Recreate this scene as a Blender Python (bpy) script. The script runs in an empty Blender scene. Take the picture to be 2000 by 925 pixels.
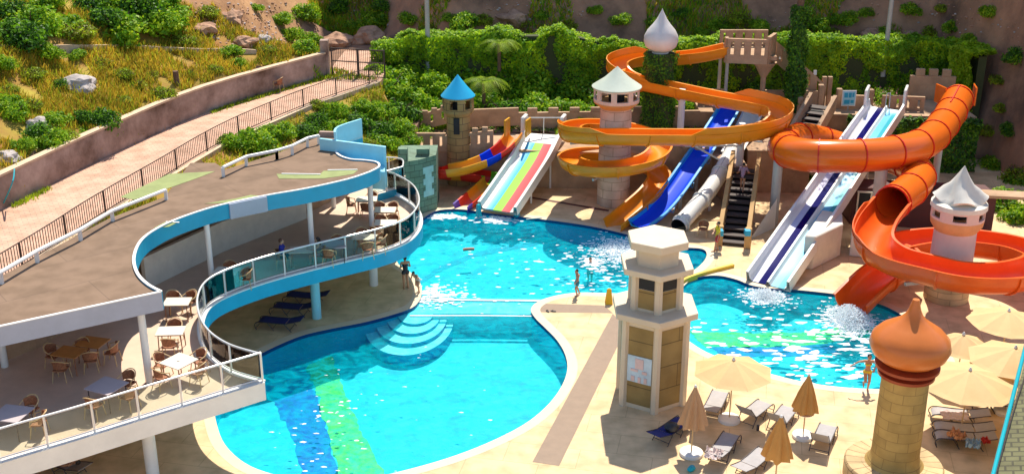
import bpy, bmesh, math, random
import numpy as np
from mathutils import Vector, Matrix, noise
from mathutils.geometry import tessellate_polygon
R = math.radians
random.seed(7)
scene = bpy.context.scene
COL = scene.collection

# ------------------------------------------------------------------ camera
CAM_H, PITCH, FPX = 22.6, R(21.4), 2295.0
cam_data = bpy.data.cameras.new("camera"); cam = bpy.data.objects.new("camera", cam_data); COL.objects.link(cam)
cam.location = (0, 0, CAM_H); cam.rotation_euler = (math.pi/2 - PITCH, 0, 0)
cam_data.sensor_width = 36; cam_data.lens = FPX/2000*36
cam_data.clip_start = 0.5; cam_data.clip_end = 2000
scene.camera = cam
# ------------------------------------------------------------------ light
SUN_EL, SUN_AZ = R(57), math.atan2(0.22, 1.0)      # azimuth measured from +Y towards +X
world = bpy.data.worlds.new("World"); scene.world = world; world.use_nodes = True
nt = world.node_tree; nt.nodes.clear()
sky = nt.nodes.new('ShaderNodeTexSky'); sky.sky_type = 'NISHITA'; sky.sun_disc = False
sky.sun_elevation = SUN_EL; sky.sun_rotation = SUN_AZ; sky.air_density = 1.0; sky.dust_density = 0.6
bg = nt.nodes.new('ShaderNodeBackground'); bg.inputs[1].default_value = 0.14
wo = nt.nodes.new('ShaderNodeOutputWorld'); nt.links.new(sky.outputs[0], bg.inputs[0]); nt.links.new(bg.outputs[0], wo.inputs[0])
sd = bpy.data.lights.new("sun", 'SUN'); sun = bpy.data.objects.new("sun", sd); COL.objects.link(sun)
sd.energy = 4.9; sd.angle = R(0.5); sd.color = (1.0, 0.93, 0.80)
sv = Vector((math.sin(SUN_AZ)*math.cos(SUN_EL), math.cos(SUN_AZ)*math.cos(SUN_EL), math.sin(SUN_EL)))
sun.rotation_euler = sv.to_track_quat('Z', 'Y').to_euler(); sun.location = (0, 0, 60)
scene.view_settings.view_transform = 'Standard'; scene.view_settings.look = 'None'
scene.view_settings.gamma = 1; scene.view_settings.exposure = 0.44

# ------------------------------------------------------------------ helpers
def ray(px, py):
    a = px-1000; b = 462.5-py
    return Vector((a, math.cos(PITCH)*FPX+math.sin(PITCH)*b, -math.sin(PITCH)*FPX+math.cos(PITCH)*b))
def G(px, py, z=0.0):
    d = ray(px, py); t = (z-CAM_H)/d.z
    return Vector((d.x*t, d.y*t, z))
def P(px, py, Y):
    d = ray(px, py); t = Y/d.y
    return Vector((d.x*t, Y, CAM_H+d.z*t))

MATS = {}
def mat(name, col, rough=0.6, var=0.12, scale=2.0, bump=0.0, bscale=20.0, metal=0.0, col2=None, spec=0.5, transl=0.0, coat=0.0, detail=5):
    if name in MATS: return MATS[name]
    m = bpy.data.materials.new(name); m.use_nodes = True; MATS[name] = m
    n = m.node_tree.nodes; l = m.node_tree.links; b = n['Principled BSDF']
    b.inputs['Roughness'].default_value = rough; b.inputs['Metallic'].default_value = metal
    b.inputs['Specular IOR Level'].default_value = spec; b.inputs['Coat Weight'].default_value = coat
    tc = n.new('ShaderNodeTexCoord'); nz = n.new('ShaderNodeTexNoise'); nz.inputs['Scale'].default_value = scale
    nz.inputs['Detail'].default_value = detail; nz.inputs['Roughness'].default_value = 0.65
    l.new(tc.outputs['Object'], nz.inputs['Vector'])
    rp = n.new('ShaderNodeValToRGB'); l.new(nz.outputs['Fac'], rp.inputs['Fac'])
    c1 = [max(0, c*(1-var)) for c in col]; c2 = [min(1, c*(1+var)) for c in (col if col2 is None else col2)]
    rp.color_ramp.elements[0].position = 0.32; rp.color_ramp.elements[1].position = 0.68
    rp.color_ramp.elements[0].color = (*c1, 1); rp.color_ramp.elements[1].color = (*c2, 1)
    l.new(rp.outputs['Color'], b.inputs['Base Color'])
    if bump:
        n2 = n.new('ShaderNodeTexNoise'); n2.inputs['Scale'].default_value = bscale; n2.inputs['Detail'].default_value = 6
        l.new(tc.outputs['Object'], n2.inputs['Vector'])
        bp = n.new('ShaderNodeBump'); bp.inputs['Strength'].default_value = bump; bp.inputs['Distance'].default_value = 0.05
        l.new(n2.outputs['Fac'], bp.inputs['Height']); l.new(bp.outputs['Normal'], b.inputs['Normal'])
    if transl:
        out = n['Material Output']; tr = n.new('ShaderNodeBsdfTranslucent'); mx = n.new('ShaderNodeMixShader')
        mx.inputs[0].default_value = transl; l.new(rp.outputs['Color'], tr.inputs['Color'])
        l.new(b.outputs[0], mx.inputs[1]); l.new(tr.outputs[0], mx.inputs[2]); l.new(mx.outputs[0], out.inputs[0])
    return m

def brickmat(name, col, mortar, bw, bh, cyl=None, rough=0.8, msize=0.02, bumpd=0.4, flat='XZ', rot=0, var=0.1, noff=0.5):
    if name in MATS: return MATS[name]
    m = mat(name, col, rough)
    n = m.node_tree.nodes; l = m.node_tree.links; b = n['Principled BSDF']; tc = n['Texture Coordinate']
    sp = n.new('ShaderNodeSeparateXYZ'); cb = n.new('ShaderNodeCombineXYZ')
    mp = n.new('ShaderNodeMapping'); mp.inputs['Rotation'].default_value = (0, 0, rot)
    l.new(tc.outputs['Object'], mp.inputs['Vector']); l.new(mp.outputs[0], sp.inputs[0])
    if cyl:
        at = n.new('ShaderNodeMath'); at.operation = 'ARCTAN2'; l.new(sp.outputs['Y'], at.inputs[0]); l.new(sp.outputs['X'], at.inputs[1])
        mu = n.new('ShaderNodeMath'); mu.operation = 'MULTIPLY'; mu.inputs[1].default_value = cyl; l.new(at.outputs[0], mu.inputs[0])
        l.new(mu.outputs[0], cb.inputs[0]); l.new(sp.outputs['Z'], cb.inputs[1])
    elif flat == 'XZ':
        ad = n.new('ShaderNodeMath'); ad.operation = 'ADD'; l.new(sp.outputs['X'], ad.inputs[0]); l.new(sp.outputs['Y'], ad.inputs[1])
        l.new(ad.outputs[0], cb.inputs[0]); l.new(sp.outputs['Z'], cb.inputs[1])
    else:
        l.new(sp.outputs['X'], cb.inputs[0]); l.new(sp.outputs['Y'], cb.inputs[1])
    br = n.new('ShaderNodeTexBrick'); br.inputs['Scale'].default_value = 1; br.inputs['Brick Width'].default_value = bw
    br.inputs['Row Height'].default_value = bh; br.inputs['Mortar Size'].default_value = msize; br.inputs['Mortar Smooth'].default_value = 0.2
    br.offset = noff
    br.inputs['Color1'].default_value = (*[c*(1-var) for c in col], 1); br.inputs['Color2'].default_value = (*[min(1, c*(1+var)) for c in col], 1)
    br.inputs['Mortar'].default_value = (*mortar, 1); l.new(cb.outputs[0], br.inputs['Vector'])
    mx = n.new('ShaderNodeMix'); mx.data_type = 'RGBA'; mx.blend_type = 'MULTIPLY'; mx.inputs[0].default_value = 1
    nz = n.new('ShaderNodeTexNoise'); nz.inputs['Scale'].default_value = 1.3; nz.inputs['Detail'].default_value = 6; l.new(tc.outputs['Object'], nz.inputs['Vector'])
    rp = n.new('ShaderNodeValToRGB'); rp.color_ramp.elements[0].color = (.72, .70, .66, 1); rp.color_ramp.elements[1].color = (1, 1, 1, 1)
    rp.color_ramp.elements[0].position = .3; rp.color_ramp.elements[1].position = .6
    l.new(nz.outputs['Fac'], rp.inputs[0]); l.new(br.outputs['Color'], mx.inputs[6]); l.new(rp.outputs[0], mx.inputs[7])
    l.new(mx.outputs[2], b.inputs['Base Color'])
    bp = n.new('ShaderNodeBump'); bp.inputs['Strength'].default_value = bumpd; bp.inputs['Distance'].default_value = 0.03; bp.invert = True
    l.new(br.outputs['Fac'], bp.inputs['Height']); l.new(bp.outputs['Normal'], b.inputs['Normal'])
    return m

class MB:
    def __init__(s): s.v = []; s.f = []; s.mi = []; s.m = 0
    def add(s, vs, fs, mi=None):
        o = len(s.v); s.v += [Vector(v) for v in vs]
        for i, f in enumerate(fs):
            s.f.append([o+k for k in f]); s.mi.append(mi[i] if isinstance(mi, list) else (s.m if mi is None else mi))
        return s
    def box(s, c, d, rot=0, tilt=None):
        M = Matrix.Rotation(rot, 3, 'Z')
        if tilt is not None: M = M @ tilt
        vs = [Vector(c)+M @ Vector((x*d[0]/2, y*d[1]/2, z*d[2]/2)) for x in (-1, 1) for y in (-1, 1) for z in (-1, 1)]
        return s.add(vs, [(0, 1, 3, 2), (4, 6, 7, 5), (0, 4, 5, 1), (2, 3, 7, 6), (0, 2, 6, 4), (1, 5, 7, 3)])
    def bar(s, a, b, w, h=None):      # rectangular bar between two points
        a = Vector(a); b = Vector(b); t = (b-a); L = t.length; t.normalize(); h = h or w
        u = Vector((0, 0, 1)) if abs(t.z) < .95 else Vector((0, 1, 0)); sd_ = t.cross(u).normalized(); u = sd_.cross(t)
        vs = [p + sd_*x*w/2 + u*z*h/2 for p in (a, b) for x, z in ((-1, -1), (1, -1), (1, 1), (-1, 1))]
        return s.add(vs, [(0, 3, 2, 1), (4, 5, 6, 7)]+[(i, (i+1) % 4, 4+(i+1) % 4, 4+i) for i in range(4)])
    def tube(s, pts, r, n=8, caps=True, rr=None):
        pts = [Vector(p) for p in pts]; rings = []; prev = None
        for i, p in enumerate(pts):
            t = (pts[min(i+1, len(pts)-1)]-pts[max(i-1, 0)]).normalized()
            if prev is None:
                u = Vector((0, 0, 1)) if abs(t.z) < .9 else Vector((0, 1, 0)); a = t.cross(u).normalized()
            else: a = (prev-t*prev.dot(t)).normalized()
            prev = a; b = t.cross(a); q = r if rr is None else rr[i]
            rings.append([p+(a*math.cos(2*math.pi*k/n)+b*math.sin(2*math.pi*k/n))*q for k in range(n)])
        vs = [v for rg in rings for v in rg]
        fs = [(i*n+k, i*n+(k+1) % n, (i+1)*n+(k+1) % n, (i+1)*n+k) for i in range(len(pts)-1) for k in range(n)]
        if caps: fs += [tuple(range(n-1, -1, -1)), tuple(range((len(pts)-1)*n, len(pts)*n))]
        return s.add(vs, fs)
    def lathe(s, prof, n=32, c=(0, 0, 0), closed=False, ph=0, wob=None):
        c = Vector(c); vs = []; L = len(prof)
        for (r, z) in prof:
            for k in range(n):
                a = 2*math.pi*k/n+ph; q = r if wob is None else r*wob(a, z)
                vs.append(c+Vector((q*math.cos(a), q*math.sin(a), z)))
        fs = [(i*n+k, i*n+(k+1) % n, ((i+1) % L)*n+(k+1) % n, ((i+1) % L)*n+k) for i in range(L if closed else L-1) for k in range(n)]
        if not closed: fs += [tuple(range(n-1, -1, -1)), tuple(range((L-1)*n, L*n))]
        return s.add(vs, fs)
    def prism(s, poly, z0, z1, mt=None, ms=None):
        poly = [Vector((p[0], p[1], 0)) for p in poly]
        if sum(poly[i].x*poly[(i+1) % len(poly)].y-poly[(i+1) % len(poly)].x*poly[i].y for i in range(len(poly))) < 0: poly.reverse()
        n = len(poly); vs = [Vector((p.x, p.y, z0)) for p in poly]+[Vector((p.x, p.y, z1)) for p in poly]
        tri = tessellate_polygon([poly]); fs = []; mi = []
        for t in tri:
            a, b, c = t
            if (poly[b]-poly[a]).cross(poly[c]-poly[a]).z < 0: b, c = c, b
            fs.append((n+a, n+b, n+c)); mi.append(mt or 0); fs.append((a, c, b)); mi.append(0)
        for i in range(n): fs.append((i, (i+1) % n, n+(i+1) % n, n+i)); mi.append(ms or 0)
        return s.add(vs, fs, mi)
    def sheet(s, loops, z):
        pl = [[Vector((p[0], p[1], 0)) for p in L] for L in loops]; flat = [p for L in pl for p in L]
        fs = []
        for t in tessellate_polygon(pl):
            a, b, c = t
            if (flat[b]-flat[a]).cross(flat[c]-flat[a]).z < 0: b, c = c, b
            fs.append((a, b, c))
        return s.add([Vector((p.x, p.y, z)) for p in flat], fs)
    def wall(s, path, z0, z1, th, closed=False):   # vertical wall following a 2-D path; z may be numbers or lists
        n = len(path); pts = [Vector((p[0], p[1], 0)) for p in path]; L = []
        for i in range(n):
            a = pts[(i-1) % n] if (closed or i > 0) else pts[i]; b = pts[(i+1) % n] if (closed or i < n-1) else pts[i]
            t = (b-a).normalized(); nn = Vector((-t.y, t.x, 0)); L.append(nn*th/2)
        Z0 = z0 if isinstance(z0, (list, tuple)) else [z0]*n; Z1 = z1 if isinstance(z1, (list, tuple)) else [z1]*n
        vs = []
        for i in range(n):
            for sg, z in ((-1, Z0[i]), (1, Z0[i]), (1, Z1[i]), (-1, Z1[i])):
                q = pts[i]+L[i]*sg; vs.append(Vector((q.x, q.y, z)))
        m_ = n if closed else n-1; fs = []
        for i in range(m_):
            j = (i+1) % n
            for k in range(4): fs.append((i*4+k, j*4+k, j*4+(k+1) % 4, i*4+(k+1) % 4))
        if not closed: fs += [(0, 1, 2, 3), tuple((n-1)*4+k for k in (3, 2, 1, 0))]
        return s.add(vs, fs)
    def sweep(s, path, prof, closed_prof=True, mf=None, caps=True):
        # prof: list of (side, up) or function(t) -> list; frames stay upright
        n = len(path); rings = []
        for i, p in enumerate(path):
            t = (path[min(i+1, n-1)]-path[max(i-1, 0)]).normalized(); sd_ = Vector((t.x, t.y, 0)).normalized().cross(Vector((0, 0, 1))); u = sd_.cross(t)
            pr = prof(i/(n-1)) if callable(prof) else prof
            rings.append([p+sd_*a+u*b for a, b in pr])
        k = len(rings[0]); vs = [v for r in rings for v in r]; fs = []; mi = []
        for i in range(n-1):
            for j in range(k if closed_prof else k-1):
                fs.append((i*k+j, i*k+(j+1) % k, (i+1)*k+(j+1) % k, (i+1)*k+j)); mi.append(mf(i/(n-1), j) if mf else s.m)
        if caps and closed_prof:
            # ends: strip of quads between outer and inner halves of the profile
            h = k//2
            for base in (0, (n-1)*k):
                for j in range(h-1):
                    fs.append((base+j, base+j+1, base+k-2-j, base+k-1-j)); mi.append(mf(0 if base == 0 else 1, 0) if mf else s.m)
        return s.add(vs, fs, mi)
    def build(s, name, mats, parent=None, world=False, smooth=False, loc=None, bevel=0):
        me = bpy.data.meshes.new(name); off = Vector((0, 0, 0))
        if world and parent is not None:
            q = parent
            while q is not None: off += q.location; q = q.parent
        if loc is not None: off += Vector(loc)
        me.from_pydata([v-off for v in s.v], [], s.f)
        ms = mats if isinstance(mats, (list, tuple)) else [mats]
        for m_ in ms: me.materials.append(m_)
        me.polygons.foreach_set('material_index', [min(x, len(ms)-1) for x in s.mi])
        zs = [v.z for v in s.v]; bm = bmesh.new(); bm.from_mesh(me)
        if max(zs)-min(zs) > 1e-5: bmesh.ops.recalc_face_normals(bm, faces=bm.faces)
        if bevel: bmesh.ops.bevel(bm, geom=[e for e in bm.edges if e.is_manifold and e.calc_face_angle(0) > .6], offset=bevel, segments=1, affect='EDGES')
        bm.to_mesh(me); bm.free()
        if smooth: me.polygons.foreach_set('use_smooth', [True]*len(me.polygons)); me.set_sharp_from_angle(angle=R(38))
        o = bpy.data.objects.new(name, me); COL.objects.link(o)
        if parent is not None: o.parent = parent
        if loc is not None: o.location = loc
        return o

def tag(o, label=None, cat=None, group=None, kind=None):
    if label: o['label'] = label
    if cat: o['category'] = cat
    if group: o['group'] = group
    if kind: o['kind'] = kind
    return o
def thing(name, loc, label, cat, group=None, rz=0, kind=None):
    o = bpy.data.objects.new(name, None); COL.objects.link(o); o.location = loc; o.rotation_euler = (0, 0, rz); o.empty_display_size = .2
    return tag(o, label, cat, group, kind)
CH = {}
def kids(o): return [c for c in bpy.data.objects if c.parent == o]
def copy_tree(o, parent=None, chmap=None):
    if chmap is None:
        chmap = {}
        for c in bpy.data.objects:
            if c.parent: chmap.setdefault(c.parent.name, []).append(c)
    c = o.copy(); COL.objects.link(c); c.parent = parent
    for ch in chmap.get(o.name, []): copy_tree(ch, c, chmap)
    return c
def place(proto, state, loc, rz, label, group=None, scale=None):
    """first call uses the prototype itself, later ones a copy"""
    o = proto if not state.get(proto.name) else copy_tree(proto)
    state[proto.name] = True
    o.location = loc; o.rotation_euler = (0, 0, rz); o['label'] = label
    if scale: o.scale = (scale,)*3 if not hasattr(scale, '__len__') else scale
    if group: o['group'] = group
    return o
USED = {}
def smooth_closed(pts, n=6):
    """Catmull-Rom through closed 2-D/3-D points"""
    out = []; L = len(pts)
    for i in range(L):
        p0, p1, p2, p3 = (pts[(i+k-1) % L] for k in range(4))
        for j in range(n):
            t = j/n; out.append(0.5*((2*p1)+(p2-p0)*t+(2*p0-5*p1+4*p2-p3)*t*t+(3*p1-p0-3*p2+p3)*t**3))
    return out
def spline(pts, n=8, step=None):
    out = []; L = len(pts)
    for i in range(L-1):
        p0 = pts[max(i-1, 0)]; p1 = pts[i]; p2 = pts[i+1]; p3 = pts[min(i+2, L-1)]
        for j in range(n):
            t = j/n; out.append(0.5*((2*p1)+(p2-p0)*t+(2*p0-5*p1+4*p2-p3)*t*t+(3*p1-p0-3*p2+p3)*t**3))
    out.append(pts[-1].copy())
    if step:                                   # resample evenly
        d = [0]
        for a, b in zip(out, out[1:]): d.append(d[-1]+(b-a).length)
        m = max(2, int(d[-1]/step)); res = []; k = 0
        for i in range(m+1):
            s_ = d[-1]*i/m
            while k < len(d)-2 and d[k+1] < s_: k += 1
            f = (s_-d[k])/max(1e-6, d[k+1]-d[k]); res.append(out[k].lerp(out[k+1], min(1, f)))
        return res
    return out
def offset_poly(poly, d):
    n = len(poly); out = []
    area = sum(poly[i].x*poly[(i+1) % n].y-poly[(i+1) % n].x*poly[i].y for i in range(n))
    sg = 1 if area > 0 else -1
    for i in range(n):
        t = (poly[(i+1) % n]-poly[i-1]).normalized(); out.append(poly[i]+Vector((t.y, -t.x, 0))*d*sg)
    return out
# ------------------------------------------------------------------ materials
m_deck = brickmat('deck_stone', (0.76, 0.54, 0.30), (0.56, 0.38, 0.20), 2.6, 1.3, flat='XY', rot=R(12), msize=.012, bumpd=.15, var=.015)
m_coping = mat('coping_stone', (0.70, 0.56, 0.38), .6, .05, 1.5)
m_strip = mat('tan_strip_tone', (0.27, 0.185, 0.125), .7, .08, 2.5)
m_poolfloor = mat('pool_mosaic', (0.0, 0.50, 0.60), .5, .10, 1.1, col2=(0.01, 0.62, 0.70))
m_poolwall = mat('pool_wall_tile', (0.01, 0.42, 0.62), .4, .1, 1.5)
m_navy = mat('navy_tile', (0.0, 0.03, 0.16), .3, .1, 4)
m_navy2 = mat('blue_riser_tile', (0.0, 0.12, 0.42), .4, .1, 3)
m_pblue = mat('blue_mosaic', (0.0, 0.13, 0.52), .4, .25, 4)
m_pgreen = mat('green_mosaic', (0.06, 0.66, 0.07), .4, .25, 4, col2=(0.30, .85, .08))
m_step = mat('step_mosaic', (0.38, 0.80, 0.84), .5, .1, 2)
m_white = mat('white_paint', (0.80, 0.79, 0.76), .45, .06, 1.2)
m_offw = mat('offwhite_render', (0.72, 0.66, 0.56), .7, .08, 2.0, bump=.1)
m_cyan = mat('cyan_paint', (0.01, 0.36, 0.58), .4, .08, 1.0)
m_pale_cyan = mat('pale_cyan_paint', (0.30, 0.66, 0.78), .45, .07, 1.0)
m_lav = mat('grey_and_shaded_white', (0.38, 0.42, 0.52), .5, .06, 1.5)  # blue-grey carries the shade on the white front fascia; panel and counter are grey
m_roof = brickmat('roof_screed', (0.235, 0.15, 0.095), (0.18, 0.115, 0.075), 5.5, 2.2, flat='XY', rot=R(-38), msize=.02, bumpd=.1, var=.03, rough=.9)
m_rgreen = mat('roof_green_coating', (0.26, 0.30, 0.11), .85, .15, 1.5)
m_floor = mat('terrace_floor', (0.62, 0.44, 0.32), .5, .05, 1.0, col2=(0.68, 0.49, 0.36))
m_pink = brickmat('driveway_pavers', (0.70, 0.40, 0.27), (0.40, 0.29, 0.22), .42, .21, flat='XY', rot=R(-28), msize=.018, bumpd=.3, var=.07)
m_conc = mat('weathered_concrete', (0.17, 0.095, 0.06), .9, .3, .45, bump=.35, bscale=14, col2=(0.40, 0.29, 0.24))
m_coplight = mat('wall_coping', (0.62, 0.45, 0.30), .8, .1, 2)
m_iron = mat('dark_iron', (0.05, 0.032, 0.028), .5, .1, 4)
m_tan = mat('tan_render', (0.40, 0.25, 0.145), .85, .14, 1.0, bump=.35, bscale=12, col2=(0.47, 0.30, 0.18))
m_tan2 = mat('ochre_render', (0.52, 0.31, 0.12), .8, .12, 1.0, bump=.3, bscale=10)
m_soil = mat('red_soil', (0.30, 0.14, 0.06), .95, .2, .35, bump=.6, bscale=5, col2=(0.50, 0.28, 0.13))
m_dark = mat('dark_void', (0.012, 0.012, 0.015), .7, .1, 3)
m_maroon = mat('maroon_render', (0.085, 0.02, 0.02), .7, .15, 1)
m_grey = mat('grey_steel', (0.46, 0.45, 0.42), .45, .08, 1.5)
m_blackrub = mat('black_plastic', (0.02, 0.02, 0.025), .45, .1, 3)

def watermat():
    m = bpy.data.materials.new('pool_water'); m.use_nodes = True; n = m.node_tree.nodes; l = m.node_tree.links; n.clear()
    out = n.new('ShaderNodeOutputMaterial'); tr = n.new('ShaderNodeBsdfTransparent'); tr.inputs[0].default_value = (0.62, 0.96, 1.0, 1)
    gl = n.new('ShaderNodeBsdfGlossy'); gl.inputs['Roughness'].default_value = 0.12
    mx = n.new('ShaderNodeMixShader'); fr = n.new('ShaderNodeFresnel'); fr.inputs[0].default_value = 1.33
    tc = n.new('ShaderNodeTexCoord'); nz = n.new('ShaderNodeTexNoise'); nz.inputs['Scale'].default_value = 1.7; nz.inputs['Detail'].default_value = 4; nz.inputs['Distortion'].default_value = 1.2
    mp = n.new('ShaderNodeMapping'); mp.inputs['Scale'].default_value = (1, 1.35, 1)
    l.new(tc.outputs['Object'], mp.inputs[0]); l.new(mp.outputs[0], nz.inputs['Vector'])
    bp = n.new('ShaderNodeBump'); bp.inputs['Strength'].default_value = .32; bp.inputs['Distance'].default_value = 0.10
    l.new(nz.outputs['Fac'], bp.inputs['Height']); l.new(bp.outputs[0], gl.inputs['Normal']); l.new(bp.outputs[0], fr.inputs['Normal'])
    rf = n.new('ShaderNodeBsdfRefraction'); rf.inputs['IOR'].default_value = 1.33; rf.inputs['Roughness'].default_value = 0.0; rf.inputs[0].default_value = (0.62, 0.96, 1.0, 1)
    df = n.new('ShaderNodeBsdfDiffuse'); df.inputs[0].default_value = (0.0, 0.62, 0.72, 1)
    m2 = n.new('ShaderNodeMixShader'); m2.inputs[0].default_value = 0.22
    l.new(tr.outputs[0], m2.inputs[1]); l.new(df.outputs[0], m2.inputs[2])
    # ripples let the scattered part through unevenly
    rp = n.new('ShaderNodeMapRange'); rp.inputs[1].default_value = .35; rp.inputs[2].default_value = .65; rp.inputs[3].default_value = .08; rp.inputs[4].default_value = .36
    l.new(nz.outputs['Fac'], rp.inputs[0]); l.new(rp.outputs[0], m2.inputs[0])
    ml = n.new('ShaderNodeMath'); ml.operation = 'MULTIPLY'; ml.inputs[1].default_value = .5; l.new(fr.outputs[0], ml.inputs[0]); l.new(ml.outputs[0], mx.inputs[0]); l.new(m2.outputs[0], mx.inputs[1]); l.new(gl.outputs[0], mx.inputs[2]); l.new(mx.outputs[0], out.inputs[0])
    return m
m_water = watermat()
m_foam_glint = mat('white_foam_and_glints', (0.85, 0.9, 0.92), .6, .05, 3)

# ------------------------------------------------------------------ pools and deck
A_PX = [(418,790),(424,830),(440,868),(478,903),(530,924),(600,937),(700,936),(780,920),(870,895),(950,865),(1020,830),(1065,795),(1095,757),(1108,722),
        (1104,692),(1088,664),(1065,640),(1045,620),(1037,603),(1052,588),(1085,577),(1130,571),(1190,572),(1250,573),(1310,560),(1335,540),(1365,520),(1380,500),(1372,486),
        (1330,482),(1270,470),(1230,459),(1150,441),(1050,427),(960,417),(905,409),(860,410),(832,422),(810,445),(790,478),(775,510),(800,530),(818,548),(824,566),(818,588),(795,605),
        (720,627),(650,641),(590,655),(530,680),(490,703),(450,738),(427,765)]
B_PX = [(1305,640),(1340,662),(1380,687),(1440,710),(1500,728),(1570,745),(1640,755),(1710,759),(1765,757),(1812,745),(1842,724),(1844,702),(1828,680),(1800,650),(1765,618),(1725,596),(1680,583),
        (1640,575),(1560,566),(1500,562),(1465,556),(1440,546),(1405,538),(1370,540),(1335,552),(1308,585),(1300,612)]
pA = smooth_closed([G(x, y) for x, y in A_PX], 4); pB = smooth_closed([G(x, y) for x, y in B_PX], 4)
outer = [Vector(p) for p in ((-75, -30, 0), (75, -30, 0), (75, 90, 0), (-75, 90, 0))]
tag(MB().sheet([outer, pA, pB], 0).build('pool_deck', m_deck), kind='structure')
far = [Vector(p) for p in ((-900, -900, 0), (900, -900, 0), (900, 900, 0), (-900, 900, 0))]
tag(MB().sheet([far, outer], -0.004).build('ground', m_soil), kind='structure')
WZ, FZ = -0.13, -1.15
for nm, pl in (('main', pA), ('splash', pB)):
    b = MB(); b.sheet([pl], FZ); tag(b.build('pool_floor', m_poolfloor), kind='structure')
    b = MB(); n = len(pl)
    vs = [Vector((p.x, p.y, 0.0)) for p in pl]+[Vector((p.x, p.y, -0.16)) for p in pl]+[Vector((p.x, p.y, FZ)) for p in pl]
    fs = [(i, (i+1) % n, n+(i+1) % n, n+i) for i in range(n)]+[(n+i, n+(i+1) % n, 2*n+(i+1) % n, 2*n+i) for i in range(n)]
    b.add(vs, fs, [0]*n+[1]*n); tag(b.build('pool_wall', [m_navy, m_poolwall]), kind='structure')
    b = MB(); b.sheet([pl], WZ); tag(b.build('pool_water', m_water), kind='structure')
    b = MB(); b.sheet([offset_poly(pl, .42), pl], .006); tag(b.build('pool_coping', m_coping), kind='structure')

def wobble(poly, amp=.12, sub=14, seed=0):
    out = []; rnd = random.Random(seed)
    for i, p in enumerate(poly):
        q = poly[(i+1) % len(poly)]
        for j in range(sub): out.append(p.lerp(q, j/sub)+Vector((rnd.uniform(-amp, amp), rnd.uniform(-amp, amp), 0)))
    return out
def floorpatch(name, px, m, z=FZ+.012, amp=.1, seed=1):
    tag(MB().sheet([wobble([G(x, y, FZ) for x, y in px], amp, 10, seed)], z).build(name, m), kind='structure')
floorpatch('blue_floor_band', [(512,752),(545,722),(596,714),(618,770),(640,850),(662,945),(598,945),(572,850),(535,785)], m_pblue)
floorpatch('green_floor_band', [(598,714),(650,692),(662,740),(682,790),(708,850),(765,945),(664,945),(642,850),(620,770)], m_pgreen, seed=2)
floorpatch('green_floor_band', [(1345,646),(1450,650),(1560,649),(1800,620),(1805,648),(1560,676),(1450,678),(1375,676)], m_pgreen, seed=3)
floorpatch('blue_floor_band', [(1385,678),(1450,678),(1560,676),(1810,652),(1830,668),(1560,694),(1440,698),(1410,692)], m_pblue, seed=4)
m_mid = mat('deep_turquoise_tone', (0.0, 0.36, 0.50), .5, .1, 2)
floorpatch('dark_floor_curve', [(800,560),(860,520),(930,492),(1050,470),(1180,444),(1180,450),(1050,478),(930,501),(860,530),(806,566)], m_mid, amp=.06)  # darker turquoise curve drawn on the flat floor
floorpatch('blue_floor_band', [(1340,560),(1400,548),(1470,572),(1600,590),(1600,600),(1470,585),(1400,566),(1350,575)], m_pblue, amp=.1, seed=8)
# shallow weir between the pools
wp = [G(x, y, -.17) for x, y in ((812,578),(900,581),(1000,582),(1062,583),(1038,605),(1040,613),(950,612),(860,612),(796,612))]
tag(MB().prism(wp, FZ+.01, -.17).build('weir_shelf', m_step), kind='structure')
# curved entry steps under water
wl = spline([G(x, y, 0) for x, y in ((822,579),(900,581),(1000,582),(1058,583))], 4); tag(MB().wall(wl, -.3, -.10, .12).build('weir_lip', m_white), kind='structure')
wl = spline([G(x, y, 0) for x, y in ((800,611),(860,611),(950,611),(1038,612))], 4); tag(MB().wall(wl, -.3, -.115, .08).build('weir_lip', m_white), kind='structure')
for k, (rx_, ry_, z) in enumerate(((.8, 1.0, -.165), (1.2, 1.75, -.28), (1.6, 2.45, -.42), (2.0, 3.2, -.60))):
    c = G(812, 607, 0); pts = [c+Vector((rx_*math.cos(a)-.1*k, ry_*math.sin(a), 0)) for a in [R(178)+R(184)*i/28 for i in range(29)]]
    b = MB(); b.prism(pts, FZ+.012, z+.002*k, 1, 0); tag(b.build('pool_step', [m_navy2, m_step]), kind='structure')  # pale treads put sunlight in shallow water into the colour
# darker tan strips drawn over the deck
tag(MB().sheet([[G(x, y) for x, y in ((1197,612),(1222,640),(1212,664),(1092,909),(1040,901))]], .005).build('tan_deck_strip', m_strip), kind='structure')
tag(MB().sheet([[G(x, y) for x, y in ((1046,592),(1180,596),(1197,611),(1042,609))]], .005).build('tan_deck_strip', m_strip), kind='structure')
tag(MB().sheet([[G(x, y) for x, y in ((1000,381),(1030,383),(1190,410),(1188,413),(1030,386),(1000,384))]], .008).build('drain_channel', m_maroon), kind='structure')
# yellow curved kerb along the bridge between the pools
kp = spline([G(x, y) for x, y in ((1322,562),(1338,549),(1368,538),(1400,529),(1432,521))], 6)
tag(MB().wall(kp, -.1, .16, .16).build('yellow_kerb', mat('yellow_kerb_paint', (0.62, .42, .03), .5)), 'curved yellow kerb of the footbridge between the two pools behind the lighthouse', 'kerb')

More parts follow.
